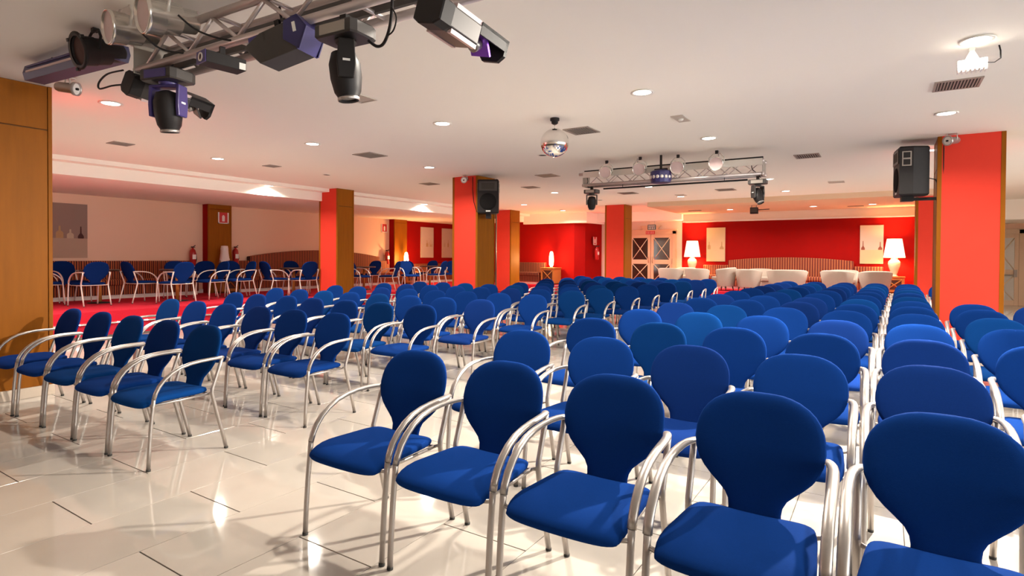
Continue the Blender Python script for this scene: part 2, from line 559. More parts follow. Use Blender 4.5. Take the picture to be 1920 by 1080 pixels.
part('door_frame', MB().box((-.93, -.07, 0), (-.80, 0, 1.98)).box((.80, -.07, 0), (.93, 0, 1.98)).box((-.93, -.07, 1.86), (.93, 0, 2.0)).box((-.97, -.09, 1.97), (.97, 0, 2.03)), MT['door'], dt, .006)
part('pediment', MB().prism([(-.30, 2.03), (.30, 2.03), (.30, 2.09), (.40, 2.17), (-.40, 2.17), (-.30, 2.09)], 0, .09, T=Matrix.Rotation(PI/2, 4, 'X')), MT['door'], dt, .004)
for s in (-1, 1):
    part('door_handle', MB().tube([(s*.07, -.05, .82), (s*.07, -.10, .84), (s*.07, -.10, 1.02), (s*.07, -.05, 1.04)], .011), MT['brass'], dt)
part('hinge', MB().lathe([(.012, .78), (.012, .98)], 8, T=TR((.80, -.055, 0))), MT['black'], dt)
d2 = thing('door_2', 'beige glazed door with a push bar at the far right', 'door', (2.98, 22.85, 0))
d2['kind'] = 'structure'
cross_leaf(d2, 'door_leaf', -.42, .40, 0, 2.17, 'pglass')
part('door_frame', MB().box((-.56, -.06, 0), (-.42, 0, 2.3)).box((.40, -.06, 0), (.54, 0, 2.3)).box((-.56, -.06, 2.17), (.54, 0, 2.32)), MT['door'], d2, .006)
part('push_bar', MB().tube([(-.38, -.10, .92), (.36, -.10, .92)], .018).box((.28, -.12, .86), (.36, -.045, 1.08)), MT['grille'], d2)

# ------------------------------------------------------------------ stacking armchair
def seat_mb():
    mb = MB()
    nu, nv = 18, 14
    v = []
    idx = {}
    def P(u, w_, side):                       # u across, w_ front to back, both -1..1
        # rounded-square map
        a = u*math.sqrt(max(0, 1-abs(w_)**6*.16))
        b = w_*math.sqrt(max(0, 1-abs(u)**6*.16))
        hw = .246-.036*(b*.5+.5)
        x = a*hw
        y = .200+b*.240+.012*u*u*(1 if b < 0 else 0)
        e = max(0, 1-abs(u)**6)*max(0, 1-abs(w_)**6)
        th = .030*(e**.28 if e > 0 else 0)
        z0 = .435-.010*max(0, 1-u*u)*(b*.5+.5) - .030*max(0, -w_-.35)**2/.42
        return (x, y, z0+(th if side else -th*.75))
    for side in (0, 1):
        for j in range(nv+1):
            for i in range(nu+1):
                u, w_ = -1+2*i/nu, -1+2*j/nv
                if side == 0 and (i in (0, nu) or j in (0, nv)):
                    idx[0, i, j] = idx.get((1, i, j), None)
    for side in (1, 0):
        for j in range(nv+1):
            for i in range(nu+1):
                edge = i in (0, nu) or j in (0, nv)
                if side == 0 and edge:
                    idx[0, i, j] = idx[1, i, j]
                    continue
                idx[side, i, j] = len(v)
                v.append(P(math.sin((-1+2*i/nu)*PI/2), math.sin((-1+2*j/nv)*PI/2), side))
    f = []
    for side in (0, 1):
        for j in range(nv):
            for i in range(nu):
                q = [idx[side, i, j], idx[side, i+1, j], idx[side, i+1, j+1], idx[side, i, j+1]]
                f.append(q if side else q[::-1])
    return mb.add(v, f, None, True)

def back_hw(z):
    """half width of the paddle-shaped backrest at height z"""
    pts = [(.40, .098), (.44, .090), (.475, .092), (.505, .108), (.535, .140), (.565, .175), (.60, .204), (.64, .222), (.685, .229)]
    if z >= .685:
        t = min(1, (z-.685)/.182)
        return .229*max(0, 1-t**2.5)**(1/2.5)
    for (a, wa), (b, wb) in zip(pts, pts[1:]):
        if z <= b:
            t = (z-a)/(b-a)
            return wa+(wb-wa)*t
    return .229
def back_mb():
    mb = MB()
    zs = [.405, .43, .455, .48, .505, .53, .555, .58, .61, .645, .685, .72, .75, .78, .805, .826, .843, .855, .862, .8665]
    nu = 14
    idx, v = {}, []
    for side in (1, 0):
        for j, z in enumerate(zs):
            hw = back_hw(z)
            for i in range(nu+1):
                u = math.sin((-1+2*i/nu)*PI/2)
                edge = i in (0, nu) or j in (0, len(zs)-1)
                if side == 0 and edge:
                    idx[0, i, j] = idx[1, i, j]
                    continue
                x = u*hw
                e = max(0, 1-abs(u)**5)*max(0, 1-max(0, (z-.80)/.0665)**4)*max(0, 1-max(0, (.43-z)/.03))
                th = .019*(e**.4 if e > 0 else 0)
                y = .425+.26*(z-.42)+.10*max(0, z-.55)**1.6 - .25*x*x*1.2*(1 if z > .5 else .3)
                idx[side, i, j] = len(v)
                v.append((x, y+(-th if side else th), z))
    f = []
    for side in (0, 1):
        for j in range(len(zs)-1):
            for i in range(nu):
                q = [idx[side, i, j], idx[side, i+1, j], idx[side, i+1, j+1], idx[side, i, j+1]]
                f.append(q if side else q[::-1])
    return mb.add(v, f, None, True)

def make_chair(name, label, group, frame, fab):
    t = thing(name, label, 'chair', group=group)
    part('seat', seat_mb(), fab, t)
    part('backrest', back_mb(), fab, t)
    r = .0125
    for s in (-1, 1):
        X = s*.263
        lg = part('leg', MB().tube([(X, 0, .012), (X, .005, .12), (X, .016, .28), (X, .028, .40), (X, .034, .455)], .012, 10, rx=.0135), frame, t)
        part('foot_cap', MB().lathe([(.0135, 0), (.0142, .002), (.0142, .013)], 10, T=TR((X, 0, 0))), MT['rubber'], lg)
        arm = [(X, .034, .455), (X, .045, .49), (X, .066, .53), (X, .10, .57), (X, .145, .605), (X, .20, .632), (X, .265, .648), (X*.995, .33, .656), (X*.98, .40, .659), (X*.95, .455, .659), (X*.91, .492, .657), (X*.875, .512, .655)]
        part('armrest', MB().tube(arm, .0115, 12, rx=.0175), frame, t)
        x2 = s*.240
        rear = [(x2, .503, .652), (x2, .480, .58), (x2, .452, .50), (x2, .433, .445), (x2, .430, .415), (x2, .440, .37), (x2, .465, .27), (x2, .50, .14), (x2, .532, .012)]
        lg = part('leg', MB().tube(rear, r, 10, rx=.0135), frame, t)
        part('foot_cap', MB().lathe([(.0135, 0), (.0142, .002), (.0142, .013)], 10, T=TR((x2, .533, 0))), MT['rubber'], lg)
        part('seat_rail', MB().tube([(s*.215, .03, .405), (s*.205, .22, .402), (s*.20, .43, .405)], .009, 8), frame, t)
    part('crossbar', MB().tube([(-.257, .030, .415), (-.215, .03, .405), (.215, .03, .405), (.257, .030, .415)], .009, 8), frame, t)
    part('crossbar', MB().tube([(-.237, .432, .42), (-.20, .43, .405), (.20, .43, .405), (.237, .432, .42)], .009, 8), frame, t)
    return t

G_ROWS = 'blue armchairs set out in rows'
chair0 = make_chair('armchair', '', G_ROWS, MT['silver'], MT['fabric'])
seat_v, back_v = [], []
for fb in ('fabric', 'fabric2', 'fabric3'):
    for lst, src in ((seat_v, 'seat'), (back_v, 'backrest')):
        me = [c for c in chair0.children if c.name.startswith(src)][0].data
        if fb != 'fabric':
            me = me.copy()
            me.materials[0] = MT[fb]
        lst.append(me)
first = [True]
def place(loc, rz, label, group=G_ROWS, pick=None):
    k = random.choice((0, 0, 1, 2)) if pick is None else pick
    if first[0] and group == G_ROWS:
        first[0] = False
        chair0.location = loc
        chair0.rotation_euler = (0, 0, rz)
        chair0['label'] = label
        return chair0
    return dup(chair0, loc, rz, label, group, swap={'seat': seat_v[k], 'backrest': back_v[k]})

jit = lambda a: random.uniform(-a, a)
# right-hand block: five columns, thirteen rows (y of the front feet)
YR = [1.835, 2.90, 3.97, 5.04, 6.10, 7.12, 8.06, 9.08, 10.10, 11.12, 12.12, 13.08, 13.92]
CX = [(-2.135, .0235), (-1.556, .0225), (-.977, .0215), (-.398, .0205), (.176, .0185)]
for k, y in enumerate(YR):
    for c, (x, s) in enumerate(CX):
        near = k < 1
        place((x+s*(y-1.8)+jit(.004 if near else .007), y+jit(.008 if near else .02), 0), jit(.008 if near else .014),
              'blue armchair, right block, %s row from the stage, %s seat from the centre aisle' % (ORD[k], NTH[c]), pick=0 if k == 0 else None)
# the columns of seats beside and behind the right pillar
for x, lst, nm in ((.80, [3.05, 4.05, 5.06, 6.04, 7.08, 7.93, 11.1, 12.1, 13.05, 13.9], 'column of seats before and behind the right pillar'), (1.40, [8.02, 7.0], 'pair of seats at the right edge')):
    for k, y in enumerate(lst):
        place((x+jit(.006)+(.185 if y > 10 else .012*(y-3)), y, 0), jit(.02), 'blue armchair, %s, %s from the front' % (nm, NTH[k]) if len(lst) > 2 else 'blue armchair, %s, the %s one' % (nm, ('farther', 'nearer')[k]))
# left-hand block
YL = [1.818, 2.985, 4.13, 5.16, 6.30, 7.46, 8.42, 9.38, 10.42, 11.42, 12.38, 13.30, 14.08]
XL = [-4.195, -4.17, -4.17, -4.11, -4.06, -4.04, -3.98, -3.92, -3.90, -3.86, -3.80, -3.74, -3.68]
NL = [5, 6, 7, 8, 8, 8, 8, 5, 5, 6, 6, 6, 7]
for k, (y, x, n) in enumerate(zip(YL, XL, NL)):
    for c in range(n):
        near = k < 2
        place((x-c*.578+jit(.004 if near else .007), y+jit(.01 if near else .025), 0), jit(.008 if near else .014),
              'blue armchair, left block, %s row from the stage, %s seat from the centre aisle' % (ORD[k], NTH[c]))

# ------------------------------------------------------------------ lounge tables and chairs (left)
G_T = 'blue armchairs around the lounge tables'
pale_frame = {}
for ch in chair0.children:
    b = ch.name.split('.')[0]
lc0 = make_chair('armchair', 'blue armchair with pale frame', G_T, MT['silver_w'], MT['fabric3'])
lfirst = [True]
def lplace(x, y, face, label):
    """face = heading in degrees: direction the sitter looks, 0 = +X, 90 = +Y"""
    rz = math.radians(face+90)
    cx, cy = x, y
    ox = Matrix.Rotation(rz, 3, 'Z') @ Vector((0, .27, 0))
    loc = (cx-ox.x, cy-ox.y, PL)
    if lfirst[0]:
        lfirst[0] = False
        lc0.location = loc
        lc0.rotation_euler = (0, 0, rz)
        lc0['label'] = label
        return
    dup(lc0, loc, rz, label, G_T)
def lounge_table(x, y, label, rz=0):
    t = thing('lounge_table', label, 'table', (x, y, PL), rz, 'lounge tables')
    part('tabletop', MB().lathe([(.33, .66), (.345, .67), (.345, .685), (.335, .695)], 28), MT['dkwood'], t)
    part('pedestal', MB().lathe([(.035, .02), (.035, .66)], 12), MT['wood_tbl'], t)
    part('foot', MB().lathe([(.22, 0), (.22, .012), (.05, .03)], 24), MT['black'], t)
tables = [(-13.69, 5.41), (-13.02, 6.63), (-12.74, 9.39), (-13.10, 12.10), (-12.70, 14.62)]
TL = ['round lounge table nearest the wide left column', 'round lounge table with a visible wooden pedestal, below the extinguisher', 'round lounge table before the arched striped bench', 'round lounge table right of the leftmost middle column', 'round lounge table near the red wall pictures']
for (x, y), l in zip(tables, TL):
    lounge_table(x, y, l)
for x, y, f, l in [
    (-13.09, 5.01, 185, 'blue armchair seen from behind at the table nearest the left column'),
    (-13.91, 4.55, 80, 'blue armchair in profile cut off by the wide left column'),
    (-14.35, 5.12, 10, 'dark blue armchair behind the profile one beside the wide left column'),
    (-13.19, 5.93, 95, 'blue armchair in profile facing right, left of the wooden pedestal'),
    (-12.38, 6.30, 188, 'blue armchair seen from behind, hiding the wooden pedestal table'),
    (-13.66, 6.97, -15, 'blue armchair facing us on the far side of the pedestal table'),
    (-12.78, 7.31, -88, 'blue armchair in profile facing left, right of the pedestal table'),
    (-13.91, 7.65, 170, 'blue armchair seen from behind below the fire extinguisher'),
    (-13.53, 8.26, -10, 'blue armchair facing us between the two fire extinguishers'),
    (-12.85, 8.03, -95, 'blue armchair in profile facing left before the side table with the cloth'),
    (-12.57, 8.69, 88, 'blue armchair facing right, back to back with the one before the side table'),
    (-13.29, 9.86, -5, 'blue armchair facing us before the arched striped bench'),
    (-12.02, 9.16, 178, 'blue armchair seen from behind before the arched striped bench'),
    (-12.33, 9.98, -100, 'blue armchair in profile close to the leftmost middle column'),
    (-12.70, 11.50, 15, 'blue armchair facing us, just right of the leftmost middle column'),
    (-13.50, 12.75, 175, 'dark blue armchair farther behind, before the end of the arched bench'),
    (-11.98, 12.05, 205, 'blue armchair seen obliquely from behind, before the small lit wall lamp'),
    (-12.15, 13.02, -20, 'blue armchair facing us below the lit paper lamp at the pilaster'),
    (-12.95, 14.05, 95, 'dark armchair in profile below the nearer picture on the red wall'),
    (-11.98, 14.15, 195, 'blue armchair seen from behind before the red wall pictures'),
    (-12.35, 15.20, -75, 'blue armchair in profile next to the middle loudspeaker column'),
    (-13.40, 15.35, 170, 'dark blue armchair farthest back before the red wall pictures'),
]:
    lplace(x, y, f, l)

# ------------------------------------------------------------------ striped benches
def bench(name, label, length, seat_d, m, loc, rz, back_h, arch=0, lift=0, group=None, plinth='white'):
    """bench along its own x, facing -y; the wall is at y = +seat_d"""
    t = thing(name, label, 'bench', loc, rz, group)
    h = length/2
    part('plinth', MB().box((-h+.01, .08, 0), (h-.01, seat_d, .09)), MT[plinth], t)
    part('seat_base', MB().box((-h, .03, .09), (h, seat_d, .30)), m, t, .012)
    part('seat_cushion', MB().box((-h, 0, .30), (h, seat_d-.1, .44)), m, t, .035)
    n = 24
    poly = []
    for i in range(n+1):
        u = -1+2*i/n
        z = back_h+arch*(1-u*u)**1.0
        if arch == 0:
            z = back_h
        poly.append((u*h, z))
    prof = [(-h, .30), (h, .30)]+poly[::-1]
    part('backrest', MB().prism(prof, 0, .16, T=Matrix.Translation((0, seat_d, 0)) @ Matrix.Rotation(PI/2, 4, 'X')), m, t, .02)
    return t
m_y = MT['stripe_x']
for m_ in ():
    pass
MT['stripe_left'] = stripe_mat('maroon_gold_bench_stripe', 0, .095, [(0, srgb(70, 22, 16)), (.34, srgb(190, 108, 58)), (.52, srgb(130, 48, 30)), (.66, srgb(60, 18, 14)), (.84, srgb(190, 108, 58))])
RL = PI/2   # bench facing +X on the left wall: own -y -> +X
bench('striped_bench', 'long low maroon striped bench under the picture on the cream left wall', 3.7, .62, MT['stripe_left'], (XW+.64, 6.17, PL), RL, .86, group='striped wall benches')
bench('striped_bench', 'short low striped bench end beside the side table with the cloth', .55, .62, MT['stripe_left'], (XW+.64, 9.42, PL), RL, .86, group='striped wall benches')
bench('striped_bench', 'arched maroon striped bench on the cream wall behind the leftmost middle column', 5.0, .62, MT['stripe_left'], (XW+.64, 12.2, PL), RL, .98, arch=.20, group='striped wall benches')
bench('striped_bench', 'short low striped bench end beside the farther extinguisher', .5, .62, MT['stripe_left'], (XW+.64, 14.95, PL), RL, .84, group='striped wall benches')
bench('striped_bench', 'striped bench under the pictures on the left red wall', 2.6, .62, MT['stripe_left'], (XW+.64, 17.5, PL), RL, .72, group='striped wall benches')
bench('striped_bench', 'brown striped bench against the red alcove wall beside the paper lamp', 2.0, .62, MT['stripe_s'], (-11.75, 19.06-.62, PL), 0, .80, group='striped wall benches')
bench('striped_bench', 'long arched striped bench on the red back wall', 3.65, .62, MT['stripe_x'], (-2.62, YB-.64, PL), 0, .93, arch=.11, group='striped wall benches')
bench('striped_bench', 'short low striped bench under the left picture on the red back wall', .80, .62, MT['stripe_x'], (-4.86, YB-.64, PL), 0, .77, group='striped wall benches')
bench('striped_bench', 'short low striped bench under the right picture on the red back wall', .74, .62, MT['stripe_x'], (-.41, YB-.64, PL), 0, .77, group='striped wall benches')

# ------------------------------------------------------------------ side tables, lamps, small things
def side_table(label, x, y, w_, d_, h_, rz):
    t = thing('side_table', label, 'table', (x, y, PL), rz, 'cross-fronted wooden side tables')
    a, b = w_/2, d_/2
    part('tabletop', MB().box((-a-.02, -b-.02, h_-.03), (a+.02, b+.02, h_)), MT['wood_tbl'], t, .004)
    part('body', MB().box((-a, -b+.02, .05), (a, b, h_-.03)), MT['wood_tbl'], t, .004)
    part('plinth', MB().box((-a+.02, -b+.03, 0), (a-.02, b-.02, .05)), MT['wood_dk'], t)
    part('front_recess', MB().box((-a+.07, -b+.012, .12), (a-.07, -b+.022, h_-.10)), MT['dkwood'], t)
    part('front_frame', MB().box((-a, -b, .05), (-a+.07, -b+.022, h_-.03)).box((a-.07, -b, .05), (a, -b+.022, h_-.03)).box((-a+.07, -b, .05), (a-.07, -b+.022, .12)).box((-a+.07, -b, h_-.10), (a-.07, -b+.022, h_-.03)), MT['wood_tbl'], t, .003)
    for s in (1, -1):
        p, q = ((-a+.07, -b+.008, .12), (a-.07, -b+.008, h_-.10)) if s > 0 else ((-a+.07, -b+.006, h_-.10), (a-.07, -b+.006, .12))
        part('cross_bar', MB().tube([p, q], .016, 4), MT['wood_tbl'], t)
    return t
side_table('wooden side table with cross front under the draped cloth by the left wall', XW+.45, 8.82, .46, .46, .60, RL)
side_table('wooden side table with cross front beside the alcove bench, carrying the paper lamp', -10.38, 18.72, .55, .55, .62, 0)
side_table('wooden side table with cross front under the right table lamp', .23, YB-.42, .50, .5, .50, 0)
side_table('wooden side table under the left table lamp, behind the white chairs', -5.58, YB-.42, .50, .5, .50, 0)
side_table('wooden side table carrying the paper lamp at the far left pilaster', XW+.5, 15.72, .46, .46, .60, RL)

def urn_lamp(label, x, y, z):
    t = thing('table_lamp', label, 'lamp', (x, y, z), 0, 'urn table lamps on the red back wall')
    part('base', MB().lathe([(.10, 0), (.10, .02), (.075, .03), (.07, .06), (.10, .16), (.14, .28), (.155, .37), (.145, .43), (.10, .48), (.06, .50), (.06, .52)], 24), MT['ceramic'], t)
    part('collar', MB().lathe([(.085, .505), (.085, .52), (.02, .525), (.02, .60)], 16), MT['brass'], t)
    sh = MB().lathe([(.27, .545), (.185, 1.09)], 28, caps=False).lathe([(.265, .545), (.18, 1.09)], 28, caps=False)
    part('shade', sh, MT['shade'], t)
    L = bpy.data.lights.new('bulb', 'POINT')
    L.energy = 55
    L.color = (1, .62, .30)
    L.shadow_soft_size = .06
    lo = bpy.data.objects.new('bulb', L)
    COL.objects.link(lo)
    lo.parent = t
    lo.location = (0, 0, .80)
urn_lamp('lit cream urn lamp left of the pictures, above the white tub chairs', -5.58, YB-.42, PL+.50)
urn_lamp('lit cream urn lamp right of the pictures, next to the narrow red column', .23, YB-.42, PL+.50)
def paper_lamp(label, x, y, z, h_):
    t = thing('paper_lamp', label, 'lamp', (x, y, z), 0, 'glowing paper lamps')
    part('base', MB().lathe([(.06, 0), (.06, .02), (.03, .03)], 16), MT['dkwood'], t)
    part('shade', MB().lathe([(.04, .03), (.075, .10), (.085, h_*.45), (.075, h_*.75), (.05, h_*.96), (.02, h_)], 12, smooth=False), MT['candle'], t)
    L = bpy.data.lights.new('bulb', 'POINT')
    L.energy = 40
    L.color = (1, .55, .22)
    L.shadow_soft_size = .09
    lo = bpy.data.objects.new('bulb', L)
    COL.objects.link(lo)
    lo.parent = t
    lo.location = (0, -.16 if y > 17 else 0, h_*.5)
    if y < 17:
        lo.location = (.16, 0, h_*.5)
paper_lamp('glowing paper lamp on the side table in the red alcove', -10.38, 18.75, PL+.62, .60)
paper_lamp('glowing paper lamp at the wooden pilaster where the left wall turns red', XW+.5, 15.72, PL+.60, .56)

def extinguisher(label, loc, rz):
    t = thing('fire_extinguisher', label, 'extinguisher', loc, rz, 'red fire extinguishers')
    part('cylinder', MB().lathe([(.06, 0), (.075, .02), (.075, .36), (.06, .42), (.025, .45), (.025, .48)], 20), MT['ext_red'], t)
    part('valve', MB().box((-.02, -.03, .48), (.02, .05, .51)).tube([(0, -.02, .50), (0, -.12, .54)], .010).tube([(0, -.02, .49), (0, -.11, .49)], .008), MT['black'], t)
    part('hose', MB().tube([(0, .04, .50), (.05, .08, .46), (.10, .04, .34), (.095, 0, .18), (.07, -.01, .10)], .012), MT['black'], t)
    part('label_plate', MB().box((-.045, -.079, .18), (.045, -.066, .30)), MT['label'], t)
extinguisher('red fire extinguisher on the cream wall left of the first pilaster', (XW+.13, 8.12, PL+.72), PI/2)
extinguisher('fire extinguisher behind the draped cloth beside the first pilaster', (XW+.13, 9.30, PL+.74), PI/2)
extinguisher('red fire extinguisher on the cream wall before the second pilaster', (XW+.13, 15.12, PL+.72), PI/2)
extinguisher('red fire extinguisher on the red alcove wall', (-9.15+.09, 19.86, 1.30), PI/2)
def fire_sign(label, loc, rz):
    t = thing('fire_sign', label, 'sign', loc, rz, 'red fire equipment signs')
    part('panel', MB().box((-.15, -.008, -.15), (.15, 0, .15)), MT['sign_red'], t, .002)
    part('border', MB().box((-.15, -.011, -.15), (-.115, -.007, .15)).box((.115, -.011, -.15), (.15, -.007, .15)).box((-.15, -.011, -.15), (.15, -.007, -.125)), MT['label'], t)
    part('pictogram', MB().prism([(-.035, -.09), (.035, -.09), (.04, .04), (.015, .08), (-.015, .08), (-.04, .04)], .007, .012, T=Matrix.Rotation(PI/2, 4, 'X')), MT['label'], t)
fire_sign('white and red extinguisher sign on the first wooden pilaster', (XW+.275, 8.86, 2.39), PI/2)
fire_sign('red extinguisher sign on the cream wall before the second pilaster', (XW+.005, 15.10, 2.40), PI/2)
fire_sign('white and red extinguisher sign on the red alcove wall', (-9.145, 19.86, 2.0), PI/2)

# ice bucket stand draped with a white napkin, bottle beside it
t = thing('draped_cloth', 'white cloth draped over a narrow bucket on the left side table', 'cloth', (XW+.50, 8.76, PL+.60))
n = 16
v, f = [], []
for j, (r, z) in enumerate([(.02, .66), (.09, .655), (.10, .60), (.11, .45), (.13, .32), (.15, .24)]):
    for k in range(n):
        a = 2*PI*k/n
        rr = r*(1+(.14*math.sin(4*a)+.08*math.sin(7*a+1))*(j/5))
        v.append((rr*math.cos(a), rr*math.sin(a)*.9, z+(.05*math.sin(3*a) if j == 5 else 0)))
for j in range(5):
    for k in range(n):
        f.append((j*n+k, j*n+(k+1) % n, (j+1)*n+(k+1) % n, (j+1)*n+k))
part('napkin', MB().add(v, f, None, True), MT['cloth'], t)
part('bucket', MB().lathe([(.07, 0), (.085, .02), (.095, .58), (.09, .60)], 18), MT['white'], t)
t = thing('bottle', 'small pale bottle beside the draped cloth', 'bottle', (XW+.36, 8.98, PL+.60))
part('body', MB().lathe([(.04, 0), (.045, .01), (.045, .17), (.02, .22), (.017, .29)], 14), MT['ceramic'], t)
part('cap', MB().lathe([(.019, .29), (.019, .32)], 10), MT['brass'], t)

# pictures
def bottle_poly(x, w_, h_, kind):
    if kind == 'b':
        p = [(-w_, 0), (w_, 0), (w_, h_*.42), (w_*.8, h_*.52), (w_*.28, h_*.62), (w_*.24, h_), (-w_*.24, h_), (-w_*.28, h_*.62), (-w_*.8, h_*.52), (-w_, h_*.42)]
    else:
        p = [(-w_*.9, 0), (w_*.9, 0), (w_, h_*.14), (w_*.8, h_*.26), (w_*.25, h_*.44), (w_*.17, h_), (-w_*.17, h_), (-w_*.25, h_*.44), (-w_*.8, h_*.26), (-w_, h_*.14)]
    return [(x+a, b) for a, b in p]
def picture(label, loc, rz, w_, h_, up_m, lo_m, prints, group='bottle still life canvases'):
    t = thing('picture', label, 'picture', loc, rz, group)
    zb = h_*.36
    part('canvas', MB().box((-w_/2, -.035, 0), (w_/2, 0, h_)), MT[lo_m], t, .002)
    part('painted_ground', MB().box((-w_/2, -.0365, zb), (w_/2, -.034, h_)), MT[up_m], t)
    R = Matrix.Rotation(PI/2, 4, 'X')
    for x, ww, hh, kind, m in prints:
        part('painted_bottle', MB().prism(bottle_poly(x, ww, hh, kind), .034, .038, T=Matrix.Translation((0, 0, zb)) @ R), MT[m], t)
four = [(-.29, .055, .23, 'b', 'p_red'), (-.10, .07, .27, 'b', 'p_ochre'), (.10, .065, .20, 'b', 'p_sand'), (.30, .06, .27, 'c', 'p_dark')]
picture('large grey bottle picture on the cream left wall beside the wide column', (XW, 5.36, 1.31), RL, .86, 1.21, 'canvas', 'canvas_lo', four)
picture('pale bottle picture on the left red wall, the nearer of two', (XW, 17.42, 1.34), RL, .74, 1.2, 'canvas_w', 'canvas_w', [(-.02, .05, .26, 'b', 'p_ochre'), (.10, .035, .34, 'b', 'p_sand'), (.20, .035, .28, 'c', 'p_ochre'), (.29, .04, .22, 'b', 'p_sand')])
picture('pale bottle picture on the left red wall, half hidden by the loudspeaker column', (XW, 18.71, 1.34), RL, .74, 1.2, 'canvas_w', 'canvas_w', [(-.22, .045, .3, 'b', 'p_sand'), (0, .04, .3, 'b', 'p_ochre')])
picture('sand coloured bottle picture beside the left urn lamp on the red back wall', (-4.89, YB, 1.27), 0, .62, 1.16, 'canvas_y', 'canvas_y', [(-.22, .05, .26, 'b', 'p_ochre'), (.20, .07, .26, 'c', 'p_ochre')])
picture('pale bottle picture beside the right urn lamp on the red back wall', (-.34, YB, 1.24), 0, .60, 1.16, 'canvas_w', 'canvas_y', [(-.22, .05, .27, 'c', 'p_red'), (.22, .055, .24, 'c', 'p_red')])

# ------------------------------------------------------------------ cream tub chairs at the back
def tub_chair(label, x, y, face, wd=.80, h_=.68):
    t = thing('tub_chair', label, 'chair', (x, y, PL), math.radians(face+90), 'cream tub chairs in the back lounge')
    n = 20
    v, f = [], []
    hw, dp = wd/2, .33
    rings = []
    def ring(z, off, flare):
        out = []
        for i in range(n+1):
            a = -PI*.98/2*1.16 + PI*.98*1.16*i/n      # horseshoe, open to the front (-y)
            sx = math.copysign(abs(math.sin(a))**.7, math.sin(a))
            cy = math.copysign(abs(math.cos(a))**.7, math.cos(a))
            top = z
            out.append((sx*(hw*flare-off), cy*(dp*flare-off)+.02, top))
        return out
    def hgt(i):
        a = abs(-1+2*i/n)
        return h_-.06*a*a
    outer0 = ring(.13, 0, .80)
    outer1 = [(p[0], p[1], hgt(i)-.03) for i, p in enumerate(ring(0, 0, 1.0))]
    top = [(p[0], p[1], hgt(i)) for i, p in enumerate(ring(0, .035, 1.0))]
    inner1 = [(p[0], p[1], hgt(i)-.03) for i, p in enumerate(ring(0, .08, 1.0))]
    inner0 = ring(.36, .09, .86)
    R_ = [outer0, outer1, top, inner1, inner0]
    for r in R_:
        v += r
    m_ = n+1
    for a in range(4):
        for i in range(n):
            f.append((a*m_+i, a*m_+i+1, (a+1)*m_+i+1, (a+1)*m_+i))
    f.append((0, m_, 2*m_, 3*m_, 4*m_))
    f.append(tuple(a*m_+n for a in range(5))[::-1])
    part('shell', MB().add(v, f, None, True), MT['white_uph'], t)
    part('seat_cushion', MB().box((-hw*.76, -dp*.86, .28), (hw*.76, dp*.70, .43)), MT['white_uph'], t, .04)
    part('base', MB().box((-hw*.74, -dp*.80, .13), (hw*.74, dp*.66, .28)), MT['white_uph'], t, .02)
    for sx in (-1, 1):
        for sy in (-1, 1):
            part('leg', MB().tube([(sx*hw*.62, sy*dp*.55, .13), (sx*hw*.66, sy*dp*.62, 0)], [.022, .014], 8), MT['dkwood'], t)
    return t
tub_chair('cream tub chair leftmost, in front of the double door', -5.86, 18.66, 80, .80)
tub_chair('cream tub chair below the left urn lamp, second from the left', -5.02, 18.66, 98, .76)
tub_chair('cream tub chair behind the left pair, facing us, under the left urn lamp', -5.62, 19.46, -80, .78)
tub_chair('cream tub chair turned sideways with dark legs showing at the aisle end', -4.22, 18.72, 165, .70, .72)
tub_chair('cream tub chair left of the middle dark pedestal table, before the arched bench', -3.46, 18.66, 76, .74)
tub_chair('cream tub chair half hidden behind those before the middle of the arched bench', -3.30, 19.48, -85, .80)
tub_chair('wide cream tub sofa right of the middle dark pedestal table', -2.42, 18.68, 100, 1.12)
tub_chair('cream tub chair second from the right, before the arched bench end', -1.12, 18.68, 78, .84)
tub_chair('cream tub chair behind the right pair, facing us', -1.02, 19.48, -88, .82)
tub_chair('cream tub chair rightmost, before the right side table', -.22, 18.68, 102, .80)
for x, y, l in ((-2.62, 19.25, 'small dark pedestal table between the middle cream tub chairs'), (-.36, 19.25, 'small dark pedestal table between the rightmost cream tub chairs')):
    t = thing('low_table', l, 'table', (x, y, PL), 0, 'low dark lounge tables')
    part('tabletop', MB().lathe([(.17, .46), (.18, .47), (.18, .49)], 24), MT['dkwood'], t)
    part('pedestal', MB().lathe([(.03, .02), (.025, .46)], 10), MT['dkwood'], t)
    part('foot', MB().lathe([(.15, 0), (.15, .015), (.04, .03)], 20), MT['dkwood'], t)

# ------------------------------------------------------------------ ceiling fittings
G_D = 'round ceiling downlights'
ring_me = MB().lathe([(.085, 0), (.112, -.004), (.115, -.010), (.098, -.012), (.085, -.008)], 28, caps=False).mesh('trim_ring', MT['white'])
lens_me = MB().lathe([(.0, -.007), (.086, -.007)], 28, caps=False).mesh('lens', MT['lampglow'])
Lspot = bpy.data.lights.new('downlight_lamp', 'AREA')
Lspot.shape = 'DISK'
Lspot.size = .16
Lspot.energy = LAMP_W
Lspot.color = WARM
Lspot.spread = math.radians(150)
def downlight(x, y, z, label):
    t = thing('downlight', label, 'downlight', (x, y, z), 0, G_D)
    put('trim_ring', ring_me, t)
    put('lens', lens_me, t)
    lo = bpy.data.objects.new('lamp', Lspot)
    COL.objects.link(lo)
    lo.parent = t
    lo.location = (0, 0, -.016)
COLN = {.56: 'rightmost', -2.04: 'second from right', -4.6: 'third from right', -7.06: 'fourth from right', -9.52: 'leftmost'}
ROWN = {2.9: 'first', 5.52: 'second', 8.1: 'third', 10.7: 'fourth', 12.9: 'fifth', 15.4: 'sixth', 18.0: 'seventh'}
